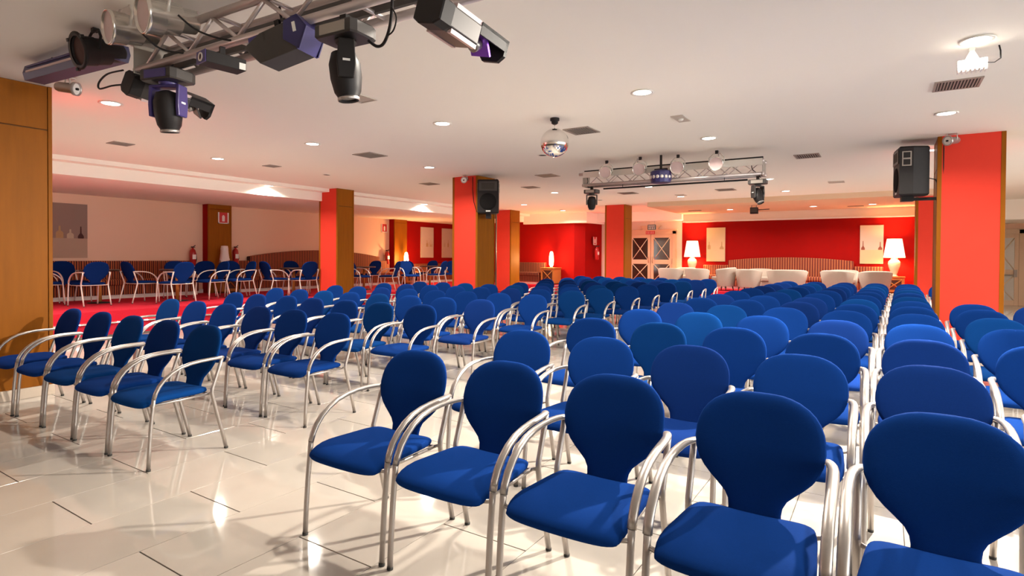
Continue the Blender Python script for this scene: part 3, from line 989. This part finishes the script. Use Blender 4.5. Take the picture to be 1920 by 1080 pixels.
skip = {(-4.6, 8.1), (-4.6, 2.9), (-2.04, 10.7), (-4.6, 10.7), (-7.06, 10.7), (-9.52, 10.7), (-9.52, 8.1), (-2.04, 18.0), (.56, 18.0), (-4.6, 18.0), (-7.06, 15.4), (.56, 15.4), (-9.52, 12.9)}
for x in COLN:
    for y in ROWN:
        if (x, y) in skip:
            continue
        downlight(x, y, ZC, 'round lit ceiling downlight, %s line, %s row from the stage' % (COLN[x], ROWN[y]))
for x, y in ((3.1, 5.5), (3.1, 8.1), (3.1, 12.9), (3.1, 18.2), (3.1, 2.9)):
    downlight(x, y, ZC, '%s round lit ceiling downlight beyond the right red column' % {2.9: 'nearest', 5.5: 'second', 8.1: 'third', 12.9: 'fourth', 18.2: 'farthest'}[y])
for x, l in ((-4.05, 'left one'), (-1.75, 'right one'), (-.3, 'one by the narrow column')):
    downlight(x, 18.7, 2.895, 'round lit downlight in the dropped peach ceiling, %s' % l)
for y, l in ((7.9, 'nearer'), (13.1, 'farther'), (3.0, 'nearest, hidden by the column')):
    downlight(-11.6, y, 2.95, 'downlight washing the stepped soffit face, the %s' % l)

# grilles: frame, dark back, slats
def grille(label, x, y, wx, wy, slats, kind='grille', along='x'):
    t = thing('air_vent', label, 'vent', (x, y, ZC), 0, 'ceiling air vents')
    a, b = wx/2, wy/2
    e = .022
    fr = MB().box((-a, -b, -.010), (a, -b+e, 0)).box((-a, b-e, -.010), (a, b, 0)).box((-a, -b+e, -.010), (-a+e, b-e, 0)).box((a-e, -b+e, -.010), (a, b-e, 0))
    part('frame', fr, MT['grille'] if kind == 'grille' else MT['plate'], t)
    part('backing', MB().box((-a+e, -b+e, -.004), (a-e, b-e, 0)), MT['grille_dk'] if kind == 'grille' else MT['plate'], t)
    if slats:
        sl = MB()
        for k in range(slats):
            if along == 'x':
                c = -a+e+(2*a-2*e)*(k+.5)/slats
                sl.box((c-.005, -b+e, -.009), (c+.005, b-e, -.003))
            else:
                c = -b+e+(2*b-2*e)*(k+.5)/slats
                sl.box((-a+e, c-.005, -.009), (a-e, c+.005, -.003))
        part('slats', sl, MT['grille'], t)
grille('large slatted ceiling vent at the right, below the white floodlight', .55, 6.82, .36, .36, 13)
grille('slatted ceiling vent right beside the mirror ball', -3.32, 6.78, .36, .38, 10)
grille('square ceiling vent in the middle, left of the mirror ball', -7.04, 6.63, .40, .40, 10)
grille('blank beige ceiling plate next to the big moving head light', -4.61, 4.21, .24, .24, 0, 'plate')
grille('ceiling vent before the right loudspeaker', -1.06, 10.32, .36, .40, 10)
grille('ceiling vent at the upper left, near the wide column', -9.5, 4.03, .26, .28, 8)
grille('small ceiling vent over the left lounge, behind the first one', -9.45, 6.5, .24, .24, 8)
grille('ceiling vent above the middle loudspeaker', -5.72, 10.15, .38, .38, 10)
grille('ceiling vent left of the loudspeaker column, far', -8.66, 9.94, .34, .34, 9)
grille('ceiling vent behind the far truss, right', -3.22, 14.4, .42, .42, 9)
grille('ceiling vent behind the far truss, left', -5.51, 13.95, .42, .42, 9)
grille('blank plate behind the far truss', -4.49, 15.05, .24, .3, 0, 'plate')
grille('ceiling vent beside the far red columns', -7.02, 11.65, .34, .34, 8)
grille('blank plate near the narrow red column', -.89, 14.13, .3, .3, 0, 'plate')
t = thing('air_vent', 'dark linear vent in the dropped peach ceiling, left', 'vent', (-5.1, 18.6, 2.895), 0, 'ceiling air vents')
part('frame', MB().box((-.2, -.06, -.008), (.2, .06, 0)), MT['grille_dk'], t, .002)
t = thing('air_vent', 'dark linear vent in the dropped peach ceiling, right', 'vent', (-.72, 19.2, 2.895), 0, 'ceiling air vents')
part('frame', MB().box((-.2, -.06, -.008), (.2, .06, 0)), MT['grille_dk'], t, .002)
t = thing('smoke_detector', 'beige ceiling plate with a small round detector behind the mirror ball', 'detector', (-2.04, 6.8, ZC))
part('plate', MB().box((-.07, -.17, -.008), (.07, .17, 0)), MT['plate'], t, .002)
part('sensor', MB().lathe([(.0, -.03), (.025, -.028), (.035, -.008)], 16), MT['white'], t)
for x, y, l in ((-9.47, 7.75, 'dark round ceiling speaker over the left lounge'), (-4.63, 8.05, 'dark round ceiling fitting just below the mirror ball'), (-6.86, 15.23, 'dark round ceiling fitting near the door column'), (-9.4, 17.65, 'dark round ceiling fitting over the alcove')):
    t = thing('ceiling_speaker', l, 'speaker', (x, y, ZC), 0, 'small round ceiling fittings')
    part('rim', MB().lathe([(.06, 0), (.085, -.006), (.08, -.014), (.062, -.012)], 20, caps=False), MT['white'], t)
    part('mesh', MB().lathe([(0, -.010), (.064, -.010)], 20, caps=False), MT['grille_dk'], t)

# mirror ball
t = thing('mirror_ball', 'mirrored disco ball hanging from the ceiling', 'disco ball', (-3.30, 6.02, ZC))
part('motor', MB().lathe([(.055, 0), (.055, -.03), (.04, -.035), (.04, -.06), (.02, -.075)], 18), MT['black'], t)
part('rod', MB().lathe([(.004, -.07), (.004, -.125)], 8), MT['chrome'], t)
part('ball', MB().lathe([(.168*math.sin(PI*k/26)+1e-6, -.29+.168*math.cos(PI*k/26)) for k in range(27)], 52, smooth=False, caps=False), MT['mirror'], t)

# white floodlight (lit) on the ceiling
t = thing('floodlight', 'white floodlight hanging from the ceiling at the upper right', 'floodlight', (.55, 5.72, ZC))
t.scale = (.92, .92, .74)
part('bracket', MB().box((-.02, -.02, -.03), (.02, .02, 0)).prism([(-.05, -.13), (.05, -.13), (.015, -.03), (-.015, -.03)], -.01, .01, T=Matrix.Rotation(PI/2, 4, 'X')), MT['white'], t)
hd = MB().box((-.10, -.045, -.235), (.10, .045, -.13))
part('housing', hd, MT['white'], t, .006)
part('cooling_fins', MB().box((-.095, -.06, -.25), (-.085, .05, -.20)).box((-.065, -.06, -.25), (-.055, .05, -.20)).box((-.035, -.06, -.25), (-.025, .05, -.20)).box((-.005, -.06, -.25), (.005, .05, -.20)).box((.025, -.06, -.25), (.035, .05, -.20)).box((.055, -.06, -.25), (.065, .05, -.20)).box((.085, -.06, -.25), (.095, .05, -.20)), MT['label'], t)
part('front_glass', MB().box((-.09, -.052, -.225), (.09, -.044, -.14)), MT['lampglow'], t)
part('cable', MB().tube([(.10, 0, -.17), (.15, .01, -.175), (.19, .02, -.14), (.19, .03, -.06), (.18, .03, 0)], .006), MT['black'], t)
Lf = bpy.data.lights.new('flood_lamp', 'SPOT')
Lf.energy = 900
Lf.color = (1, .90, .78)
Lf.spot_size = math.radians(100)
Lf.spot_blend = .6
Lf.shadow_soft_size = .05
lo = bpy.data.objects.new('flood_lamp', Lf)
COL.objects.link(lo)
lo.parent = t
lo.matrix_local = TR((0, -.075, -.18), look((.74, .56, .95)))

# ceiling spot cameras / small silver spotlights
def silver_spot(label, loc, d, dark=False):
    t = thing('spotlight', label, 'spotlight', loc, 0, 'small silver spotlights')
    part('bracket', MB().box((-.05, -.05, -.006), (.05, .05, 0)).tube([(-.05, 0, -.003), (-.055, 0, -.09)], .006, 6).tube([(.05, 0, -.003), (.055, 0, -.09)], .006, 6), MT['silver_w'], t)
    T = TR((0, 0, -.09), look(d))
    part('barrel', MB().lathe([(.035, -.10), (.045, -.08), (.048, .04), (.062, .06), (.064, .09), (.056, .09), (.05, .075)], 20, T=T, caps=False).lathe([(0, -.10), (.035, -.10)], 20, T=T, caps=False), MT['silver'], t)
    part('lens', MB().lathe([(0, .078), (.054, .078)], 20, T=T, caps=False), MT['label'], t)
    part('bulb_cap', MB().lathe([(0, .10), (.012, .098), (.012, .078)], 10, T=T, caps=False), MT['black'], t)
silver_spot('small silver spotlight on the ceiling beside the wide left column', (-6.42, 2.28, 2.94+.087), (.80, .58, -.12))
silver_spot('small silver spotlight at the top of the right red column', (.72, 9.46, ZC), (-.65, -.75, -.12))
silver_spot('small silver spotlight at the top of the loudspeaker column', (-7.12, 9.26, ZC), (.3, -.9, -.25))

# wall loudspeakers
def loudspeaker(label, loc, rz, tilt=0):
    t = thing('loudspeaker', label, 'loudspeaker', loc, group='black loudspeakers on columns', rot=(tilt, 0, rz))
    w_, d_, h_ = .21, .36, .67
    # cabinet: front at -y, narrower behind
    part('cabinet', MB().prism([(-w_, 0), (w_, 0), (w_, d_*.45), (w_*.62, d_), (-w_*.62, d_), (-w_, d_*.45)], 0, h_, c=.02), MT['black'], t)
    part('horn', MB().box((-.18, -.012, .44), (.18, .002, .63)), MT['dark'], t, .004)
    part('horn_throat', MB().box((-.13, -.0135, .475), (.13, -.010, .60)), MT['grille_dk'], t)
    part('woofer_grille', MB().lathe([(0, -.016), (.12, -.012), (.165, -.006), (.17, .004)], 28, T=TR((0, 0, .23), Matrix.Rotation(PI/2, 4, 'X') @ Matrix.Rotation(PI, 4, 'X'))), MT['speaker_mesh'], t)
    part('badge', MB().box((-.04, -.006, .03), (.05, .001, .055)), MT['label'], t)
    for s in (-1, 1):
        a, b = sorted((s*(w_-.004), s*(w_+.006)))
        hd = part('side_handle', MB().box((a, .03, .40), (b, .14, .60)), MT['grille'], t, .004)
        a, b = sorted((s*(w_-.002), s*(w_+.0085)))
        part('handle_recess', MB().box((a, .045, .51), (b, .125, .585)).box((a, .045, .415), (b, .125, .49)), MT['black'], hd)
    return t
s1 = loudspeaker('black loudspeaker on the middle red column', (-6.62, 9.35, 2.25), .52, 0)
part('mounting_bracket', MB().box((-.05, .08, -.10), (.05, .24, .0)).box((-.03, .2, -.07), (.03, .40, -.03)), MT['black'], s1)
s2 = loudspeaker('black loudspeaker seen from its side, left of the right red column', (.12, 9.72, 2.255), -1.42, 0)
part('mounting_bracket', MB().box((-.06, .06, -.07), (.06, .20, .0)).box((-.03, .15, -.06), (.03, .52, -.02)).box((-.05, .50, -.14), (.05, .53, .06)), MT['black'], s2)
part('power_cable', MB().tube([(.0, .36, .25), (.02, .45, .22), (.04, .50, .08), (.12, .52, .06), (.19, .50, .25), (.20, .50, .6), (.18, .50, .72)], .007), MT['black'], s2)
t = tag(part('speaker_cable', MB().tube([(-7.02, 9.385, 3.0), (-7.03, 9.388, 2.75), (-7.0, 9.388, 2.5), (-6.93, 9.39, 2.3), (-6.89, 9.42, 2.24)], .006), MT['black']), 'thin black cable running down the middle red column to its loudspeaker', 'cable')
t = tag(part('wall_pipe', MB().tube([(-6.885, 10.03, .1), (-6.885, 10.03, 3.02)], .016), MT['brass']), 'slim vertical metal pipe at the back corner of the middle column', 'pipe')

# ------------------------------------------------------------------ trusses and stage lights
def truss(label, loc, rz, length, h_, d_, step, cr=.024, brr=.010):
    """box truss along its own x; origin at the lower front chord's left end"""
    t = thing('lighting_truss', label, 'truss', loc, rz, 'silver lighting trusses')
    for y, z in ((0, 0), (d_, 0), (0, h_), (d_, h_)):
        part('chord', MB().tube([(-.06 if z else 0, y, z), (length+.0, y, z)], cr, 12), MT['alu'], t)
    n = int(round(length/step))
    for k in range(n):
        xa, xb = .14+step*k, .14+step*(k+1)
        if xb > length:
            break
        za, zb = (h_-cr*.6, cr*.6) if k % 2 else (cr*.6, h_-cr*.6)
        part('brace', MB().tube([(xa, 0, za), (xb, 0, zb)], brr, 8), MT['alu'], t)
        part('brace', MB().tube([(xa, d_, zb), (xb, d_, za)], brr, 8), MT['alu'], t)
        if k % 2 == 0:
            part('cross_strut', MB().tube([(xa, 0, 0), (xa, d_, 0)], brr, 6), MT['alu'], t)
            part('cross_strut', MB().tube([(xb, 0, h_), (xb, d_, h_)], brr, 6), MT['alu'], t)
    for x in (0.02, length-.02):
        part('end_plate', MB().box((x-.004, -.03, -.03), (x+.004, d_+.03, h_+.03)), MT['grille'], t, .002)
    return t
tn = truss('silver lighting truss over the stage in the near upper left', (-4.47, 2.0, 2.69), .045, 2.95, .205, .22, .252, .026, .013)
for x in (.55, 2.3):
    part('hanger', MB().tube([(x, .11, .205), (x, .11, ZC-2.69)], .012, 8), MT['alu'], tn)
tf = truss('silver lighting truss hanging across the hall behind the mirror ball', (-4.42, 9.08, 2.63), .012, 2.92, .19, .22, .19, .026, .007)
for x in (.95, 2.25):
    part('hanger', MB().tube([(x, .11, .19), (x, .11, ZC-2.63)], .01, 8), MT['alu'], tf)
part('flat_rail', MB().box((.02, -.036, .125), (2.9, -.027, .225)), MT['silver_w'], tf)
part('dark_bar', MB().box((.02, .02, .225), (2.9, .05, .255)), MT['black'], tf)

def par_can(label, loc, d, sc=1, m='chrome', lens='lens_pink', frame=False, ceiling=None, group='silver par can lights'):
    t = thing('par_can', label, 'stage light', loc, 0, group)
    T = TR((0, 0, 0), look(d)) @ Matrix.Scale(sc, 4)
    part('can', MB().lathe([(.05, -.24), (.075, -.22), (.08, -.13), (.10, -.115), (.105, -.02), (.112, -.015), (.115, .07), (.122, .075), (.122, .095), (.11, .095), (.108, .03)], 28, T=T, caps=False).lathe([(0, -.24), (.05, -.24)], 28, T=T, caps=False), MT[m], t)
    part('lens', MB().lathe([(0, .086), (.109, .080)], 28, T=T, caps=False), MT[lens], t)
    part('yoke', MB().tube([(-.125*sc, 0, 0), (-.128*sc, .01, .10*sc), (-.06*sc, .02, .17*sc), (.06*sc, .02, .17*sc), (.128*sc, .01, .10*sc), (.125*sc, 0, 0)], .009, 6), MT['silver_w' if m == 'chrome' else m], t)
    part('clamp', MB().box((-.02, 0, .165*sc), (.02, .04, .165*sc+.05)), MT['black'], t)
    if frame:
        part('gel_frame', MB().lathe([(.112, .09), (.145, .095), (.145, .105), (.112, .105)], 28, T=T, caps=False), MT[m], t)
        for a in (.6, 2.4, 4.2):
            part('frame_clip', MB().box((-.012, -.012, -.012), (.012, .012, .012), T=T @ TR((.15*math.cos(a), .15*math.sin(a), .10))), MT[m], t)
    return t
# near truss lights
par_can('nearer silver par can with a pale lens at the left end of the near truss', (-4.259, 1.818, 2.878), (-.1, -.98, -.12), .92)
par_can('upper silver par can with a pale lens, second from the left on the near truss', (-3.800, 1.823, 2.863), (-.1, -.98, -.12), .98)
par_can('black par can with a gel frame left of the near truss', (-4.840, 1.869, 2.854), (.0, -.96, -.22), .90, 'black', 'p_dark', True, group='black stage lights on the near truss')
par_can('silver par can pointing away behind the big moving head', (-2.66, 2.42, 2.80), (.55, .45, -.35), .74)

t = thing('light_bar', 'long navy light bar at the far left of the near truss', 'stage light', (-4.79, 2.02, 2.885), 0, 'black stage lights on the near truss', rot=(0, .02, .06))
part('body', MB().prism([(-.07, -.06), (.07, -.06), (.085, 0), (.07, .06), (-.07, .06), (-.085, 0)], 0, 1.34, T=Matrix.Rotation(-PI/2, 4, 'Y') @ Matrix.Rotation(PI/2, 4, 'Z')), MT['navy'], t)
part('strip', MB().box((-1.27, -.091, -.008), (-.35, -.07, .008)), MT['lens_pink'], t)
part('strip', MB().box((-1.27, -.084, .036), (-.35, -.064, .046)), MT['purple'], t)
part('knob', MB().lathe([(.018, 0), (.018, .03)], 10, T=TR((-1.0, 0, .07))), MT['black'], t)

def scanner(label, loc, d, rollz=0, length=.85, w_=.11, mirror='violet_glass', hood=.32):
    """long gunmetal scanner: extruded octagonal body, open mirror box at the front (+z of its frame)"""
    t = thing('scanner', label, 'stage light', loc, 0, 'black stage lights on the near truss')
    T = TR((0, 0, 0), look(d) @ Matrix.Rotation(rollz, 4, 'Z'))
    oct_ = [(-w_, -w_*.55), (-w_*.55, -w_*.8), (w_*.55, -w_*.8), (w_, -w_*.55), (w_, w_*.55), (w_*.55, w_*.8), (-w_*.55, w_*.8), (-w_, w_*.55)]
    part('body', MB().prism(oct_, 0, length, T=T), MT['dark'], t, .004)
    part('rear_cap', MB().prism([(x*1.03, y*1.03) for x, y in oct_], -.03, .05, T=T, c=.006), MT['black'], t)
    for s in (-1, 1):
        for u in (-1, 1):
            c_ = (s*w_*.79, u*w_*.69)
            part('edge_strip', MB().box((c_[0]-.011, c_[1]-.011, .06), (c_[0]+.011, c_[1]+.011, length), T=T), MT['lens_pink'], t)
    part('vent_panel', MB().box((-w_*.5, -w_*.83, .1), (w_*.5, -w_*.79, .3), T=T), MT['mesh'], t)
    part('front_hood', MB().prism([(-w_, -w_*.8), (w_, -w_*.8), (w_, -w_*.62), (-w_, -w_*.62)], length, length+hood, T=T).prism([(-w_, -w_*.8), (-w_*.86, -w_*.8), (-w_*.86, -w_*.1), (-w_, -w_*.1)], length, length+hood, T=T).prism([(w_*.86, -w_*.8), (w_, -w_*.8), (w_, -w_*.1), (w_*.86, -w_*.1)], length, length+hood, T=T).prism([(-w_, -w_*.8), (w_, -w_*.8), (w_, w_*.2), (w_*.6, w_*.6), (-w_*.6, w_*.6), (-w_, w_*.2)], length+hood-.02, length+hood, T=T), MT['black'], t)
    Tm = T @ TR((0, 0, length+hood*.42), Matrix.Rotation(.7, 4, 'X'))
    part('mirror', MB().box((-w_*.72, -w_*.8, -.006), (w_*.72, w_*.8, .006), T=Tm), MT[mirror], t)
    part('motor', MB().lathe([(.03, -.05), (.03, -.008)], 12, T=Tm), MT['silver'], t)
    return t
scanner('gunmetal scanner lying along the lower left of the near truss', (-4.50, 1.98, 2.595), (.06, 1, -.16), PI+.45, .36, .098, 'dark', .17)
scanner('gunmetal scanner with a violet mirror at the top centre', (-1.638, 1.90, 2.435), (0, 1, -.10), PI+.25, .24, .078, hood=.22)

def moving_head(label, loc, sc, heading, tilt, base='dark', arm='black', group='moving head lights', yaw=0):
    t = thing('moving_head', label, 'stage light', loc, yaw, group)
    S = Matrix.Scale(sc, 4)
    part('base', MB().prism([(-.17, -.13), (.17, -.13), (.19, -.08), (.19, .08), (.17, .13), (-.17, .13), (-.19, .08), (-.19, -.08)], -.10, 0, T=S, c=.012), MT[base], t)
    part('display', MB().box((-.12, -.137, -.085), (.12, -.128, -.015), T=S), MT['purple' if arm == 'purple' else 'grille'], t)
    part('clamp', MB().box((-.03, -.03, 0), (.03, .03, .08), T=S), MT['black'], t)
    Y = S @ Matrix.Rotation(heading, 4, 'Z')
    yk = MB().lathe([(.07, -.13), (.08, -.10)], 20, T=Y)
    yk.box((-.14, -.055, -.15), (.14, .055, -.125), T=Y)
    for s in (-1, 1):
        a, b = sorted((s*.115, s*.145))
        yk.prism([(-.055, -.40), (.055, -.40), (.065, -.30), (.055, -.13), (-.055, -.13), (-.065, -.30)], a, b, T=Y @ Matrix.Rotation(PI/2, 4, 'Z') @ Matrix.Rotation(PI/2, 4, 'X'))
    part('yoke', yk, MT[arm], t, .006)
    Th = Y @ TR((0, 0, -.33), Matrix.Rotation(tilt, 4, 'X') @ Matrix.Rotation(PI, 4, 'X'))
    part('head', MB().lathe([(.03, -.16), (.085, -.14), (.112, -.06), (.112, .04), (.095, .14), (.072, .18), (.072, .20), (.06, .20), (.055, .185)], 18, T=Th, caps=False).lathe([(0, -.16), (.03, -.16)], 18, T=Th, caps=False), MT['black'], t)
    part('lens', MB().lathe([(0, .185), (.057, .183)], 18, T=Th, caps=False), MT['violet_glass' if base == 'purple' else 'grille'], t)
    part('bezel', MB().lathe([(.073, .178), (.078, .182), (.078, .20), (.073, .203)], 18, T=Th, caps=False), MT['silver'], t)
    for s in (-1, 1):
        part('badge', MB().box((-.025, -.003, -.008), (.025, .003, .008), T=Y @ TR((s*.146, 0, -.28), Matrix.Rotation(PI/2, 4, 'Z'))), MT['label'], t)
    return t
moving_head('moving head light with a violet base hanging low at the left of the near truss', (-4.16, 2.06, 2.645), .78, .2, .12, 'dark', 'purple', yaw=.25)
moving_head('big black moving head light right of the angular floodlight on the near truss', (-2.37, 2.06, 2.575), .72, -.75, .12, 'dark', 'black', yaw=.07)
moving_head('moving head light at the left end of the far truss', (-4.30, 9.2, 2.56), .66, .5, .35, 'dark', 'dark')
moving_head('moving head light at the right end of the far truss', (-1.60, 9.2, 2.55), .68, 1.0, -.45, 'dark', 'dark')

t = thing('laser_box', 'slim black laser box with a round violet front under the near truss', 'stage light', (-3.40, 2.0, 2.557), 0, 'black stage lights on the near truss', rot=(0, 0, 1.47))
t.scale = (.50, .78, .78)
part('body', MB().box((-.24, -.075, -.045), (.24, .075, .045)), MT['black'], t, .005)
part('front_plate', MB().box((-.252, -.075, -.048), (-.24, .075, .048)), MT['purple'], t, .003)
part('aperture', MB().lathe([(.034, .252), (.034, .262), (.024, .262), (.022, .256)], 20, T=Matrix.Rotation(-PI/2, 4, 'Y'), caps=False), MT['silver_w'], t)
part('aperture_glass', MB().lathe([(0, .256), (.024, .256)], 20, T=Matrix.Rotation(-PI/2, 4, 'Y'), caps=False), MT['p_dark'], t)
part('side_plate', MB().box((.15, -.078, -.04), (.23, -.074, .01)), MT['label'], t)
part('hanging_bracket', MB().box((-.03, -.012, .045), (.03, .012, .12)), MT['black'], t)

t = thing('angular_flood', 'angular black flood effect light under the near truss', 'stage light', (-2.87, 2.04, 2.55), 0, 'black stage lights on the near truss', rot=(0, -.22, .25))
R = Matrix.Rotation(PI/2, 4, 'X')
t.scale = (.76, .76, .76)
part('housing', MB().prism([(-.26, .06), (-.14, -.10), (.20, -.10), (.30, .03), (.24, .13), (-.10, .12)], -.10, .10, T=R), MT['dark'], t, .006)
for za, zb in ((-.112, -.10), (.10, .112)):
    part('side_plate', MB().prism([(.10, .0), (.22, -.11), (.315, .03), (.245, .14), (.13, .13)], za, zb, T=R), MT['navy'], t, .003)
part('end_plate', MB().prism([(.205, -.108), (.312, .03), (.25, .14), (.235, .132), (.295, .03), (.195, -.10)], -.112, .112, T=R), MT['navy'], t)
part('front_glass', MB().box((-.22, -.085, .05), (-.08, .085, .125)), MT['purple'], t, .003)
part('label_plate', MB().box((.20, -.118, .02), (.225, -.111, .09)), MT['label'], t)
part('hanging_bracket', MB().box((-.02, -.015, .12), (.02, .015, .22)).box((-.075, -.10, .11), (-.055, -.09, .05)), MT['black'], t)

part('mesh_panel', MB().box((.05, .10, .03), (2.9, .115, .20), T=Matrix.Rotation(-.35, 4, 'X')), MT['mesh'], tn, label='dark perforated strip inside the truss')
def cable(label, pts, r=.006):
    """smooth cable through points"""
    P = [Vector(p) for p in pts]
    out = []
    for i in range(len(P)-1):
        p0, p1, p2, p3 = P[max(0, i-1)], P[i], P[i+1], P[min(len(P)-1, i+2)]
        for k in range(6):
            s = k/6
            out.append(.5*((2*p1)+(p2-p0)*s+(2*p0-5*p1+4*p2-p3)*s*s+(3*p1-p0-3*p2+p3)*s**3))
    out.append(P[-1])
    return tag(part('cable', MB().tube(out, r, 6), MT['black']), label, 'cable', 'black stage light cables')
cable('black cable bundle hanging right of the big moving head', [(-2.03, 2.06, 2.80), (-2.035, 2.06, 2.66), (-2.05, 2.06, 2.52), (-2.09, 2.06, 2.44), (-2.14, 2.06, 2.43), (-2.20, 2.06, 2.47)], .008)
cable('thin loop of cable beside the hanging bundle', [(-2.035, 2.05, 2.60), (-2.0, 2.05, 2.54), (-2.02, 2.05, 2.48), (-2.07, 2.05, 2.46)], .004)
cable('black cable looping left of the low scanner', [(-4.72, 2.02, 2.74), (-4.92, 2.0, 2.74), (-5.06, 2.0, 2.70), (-5.05, 2.0, 2.65), (-4.92, 2.03, 2.66), (-4.82, 2.06, 2.66)], .007)
cable('black cable sagging between the silver par cans and the truss', [(-3.98, 1.80, 2.80), (-3.95, 1.9, 2.72), (-3.86, 2.0, 2.70), (-3.78, 2.1, 2.72)], .006)
cable('black cable sagging from the second par can to the truss', [(-3.52, 1.80, 2.80), (-3.48, 1.9, 2.73), (-3.36, 2.02, 2.69), (-3.22, 2.12, 2.71)], .006)
cable('black cable tied around the lower chord above the angular floodlight', [(-2.98, 2.1, 2.83), (-2.92, 2.07, 2.74), (-2.84, 2.03, 2.70), (-2.80, 2.02, 2.64), (-2.79, 2.03, 2.60)], .008)

# far truss lights
for k, (x, z) in enumerate(((-3.90, 2.80), (-3.32, 2.81), (-2.71, 2.79), (-2.13, 2.80))):
    par_can('pale lensed par can on the far truss, %s from the left' % NTH[k], (x, 8.90, z), (.12, -.97, -.22), .86, group='par cans on the far truss')
t = thing('effect_light', 'round dark effect light at the middle of the far truss', 'stage light', (-2.96, 8.86, 2.66))
part('drum', MB().lathe([(.11, -.11), (.15, -.10), (.165, -.02), (.16, .07), (.12, .09)], 14, smooth=False), MT['navy'], t)
for k in range(7):
    a = -PI/2+(k-3)*.42
    part('lens', MB().lathe([(0, .012), (.022, .008), (.028, 0)], 10, T=TR((.16*math.cos(a), .16*math.sin(a), -.02), look((math.cos(a), math.sin(a), 0)))), MT['silver_w'], t)
part('hanging_bracket', MB().box((-.10, -.02, .09), (.10, .02, .12)).box((-.015, -.015, .12), (.015, .015, .33)), MT['black'], t)
t = thing('tube_bar', 'long thin black bar hanging beneath the far truss', 'bar', (-4.08, 9.2, 2.565))
part('tube', MB().tube([(0, 0, 0), (2.33, .03, 0)], .014, 10), MT['black'], t)
for x in (.35, 2.0):
    part('hook', MB().tube([(x, 0, .01), (x, 0, .10)], .005, 6), MT['black'], t)
cable('cable dropping to the left moving head on the far truss', [(-4.36, 9.12, 2.80), (-4.33, 9.1, 2.70), (-4.36, 9.14, 2.62), (-4.28, 9.2, 2.58)], .006)
cable('cable dropping to the right moving head on the far truss', [(-1.68, 9.12, 2.80), (-1.66, 9.1, 2.70), (-1.60, 9.14, 2.64), (-1.56, 9.2, 2.58)], .006)

# small projector under the dropped ceiling
t = thing('projector_box', 'small dark box with a side arm hanging from the peach ceiling', 'projector', (-3.15, 17.6, 2.895))
part('case', MB().box((-.10, -.08, -.24), (.10, .08, -.06)), MT['black'], t, .006)
part('front_panel', MB().box((-.085, -.086, -.20), (.085, -.078, -.08)), MT['dark'], t)
part('hanger', MB().box((-.08, -.01, -.07), (-.06, .01, 0)).box((.05, -.01, -.07), (.07, .01, 0)), MT['silver'], t)
part('side_arm', MB().tube([(.10, 0, -.13), (.40, .02, -.12)], .012, 8), MT['dkwood'], t)

# hanging exit sign before the double door
t = thing('exit_sign', 'hanging teal exit sign in front of the double door', 'sign', (-6.98, 19.95, 2.70))
part('ceiling_plate', MB().box((-.17, -.03, -.02), (.17, .03, 0)), MT['white'], t, .003)
part('wire', MB().tube([(-.10, 0, -.02), (-.10, 0, -.14)], .004, 6).tube([(.10, 0, -.02), (.10, 0, -.14)], .004, 6), MT['silver'], t)
part('panel', MB().box((-.15, -.012, -.32), (.15, .012, -.14)), MT['sign_green'], t, .003)
part('arrow', MB().box((-.12, -.016, -.20), (.12, -.012, -.175)), MT['label'], t)
for k in range(4):
    part('pictogram', MB().box((-.105+.062*k, -.016, -.30), (-.105+.062*k+.026, -.012, -.225)), MT['label'], t)
t = thing('exit_sign', 'small red sign below the teal exit sign at the double door', 'sign', (-7.19, 20.405, 2.30))
part('panel', MB().box((-.17, -.012, -.06), (.17, 0, .06)), MT['sign_red'], t, .003)
for k in range(5):
    part('lettering', MB().box((-.135+.06*k, -.015, -.04), (-.135+.06*k+.022, -.011, .04)), MT['lens_pink'], t)
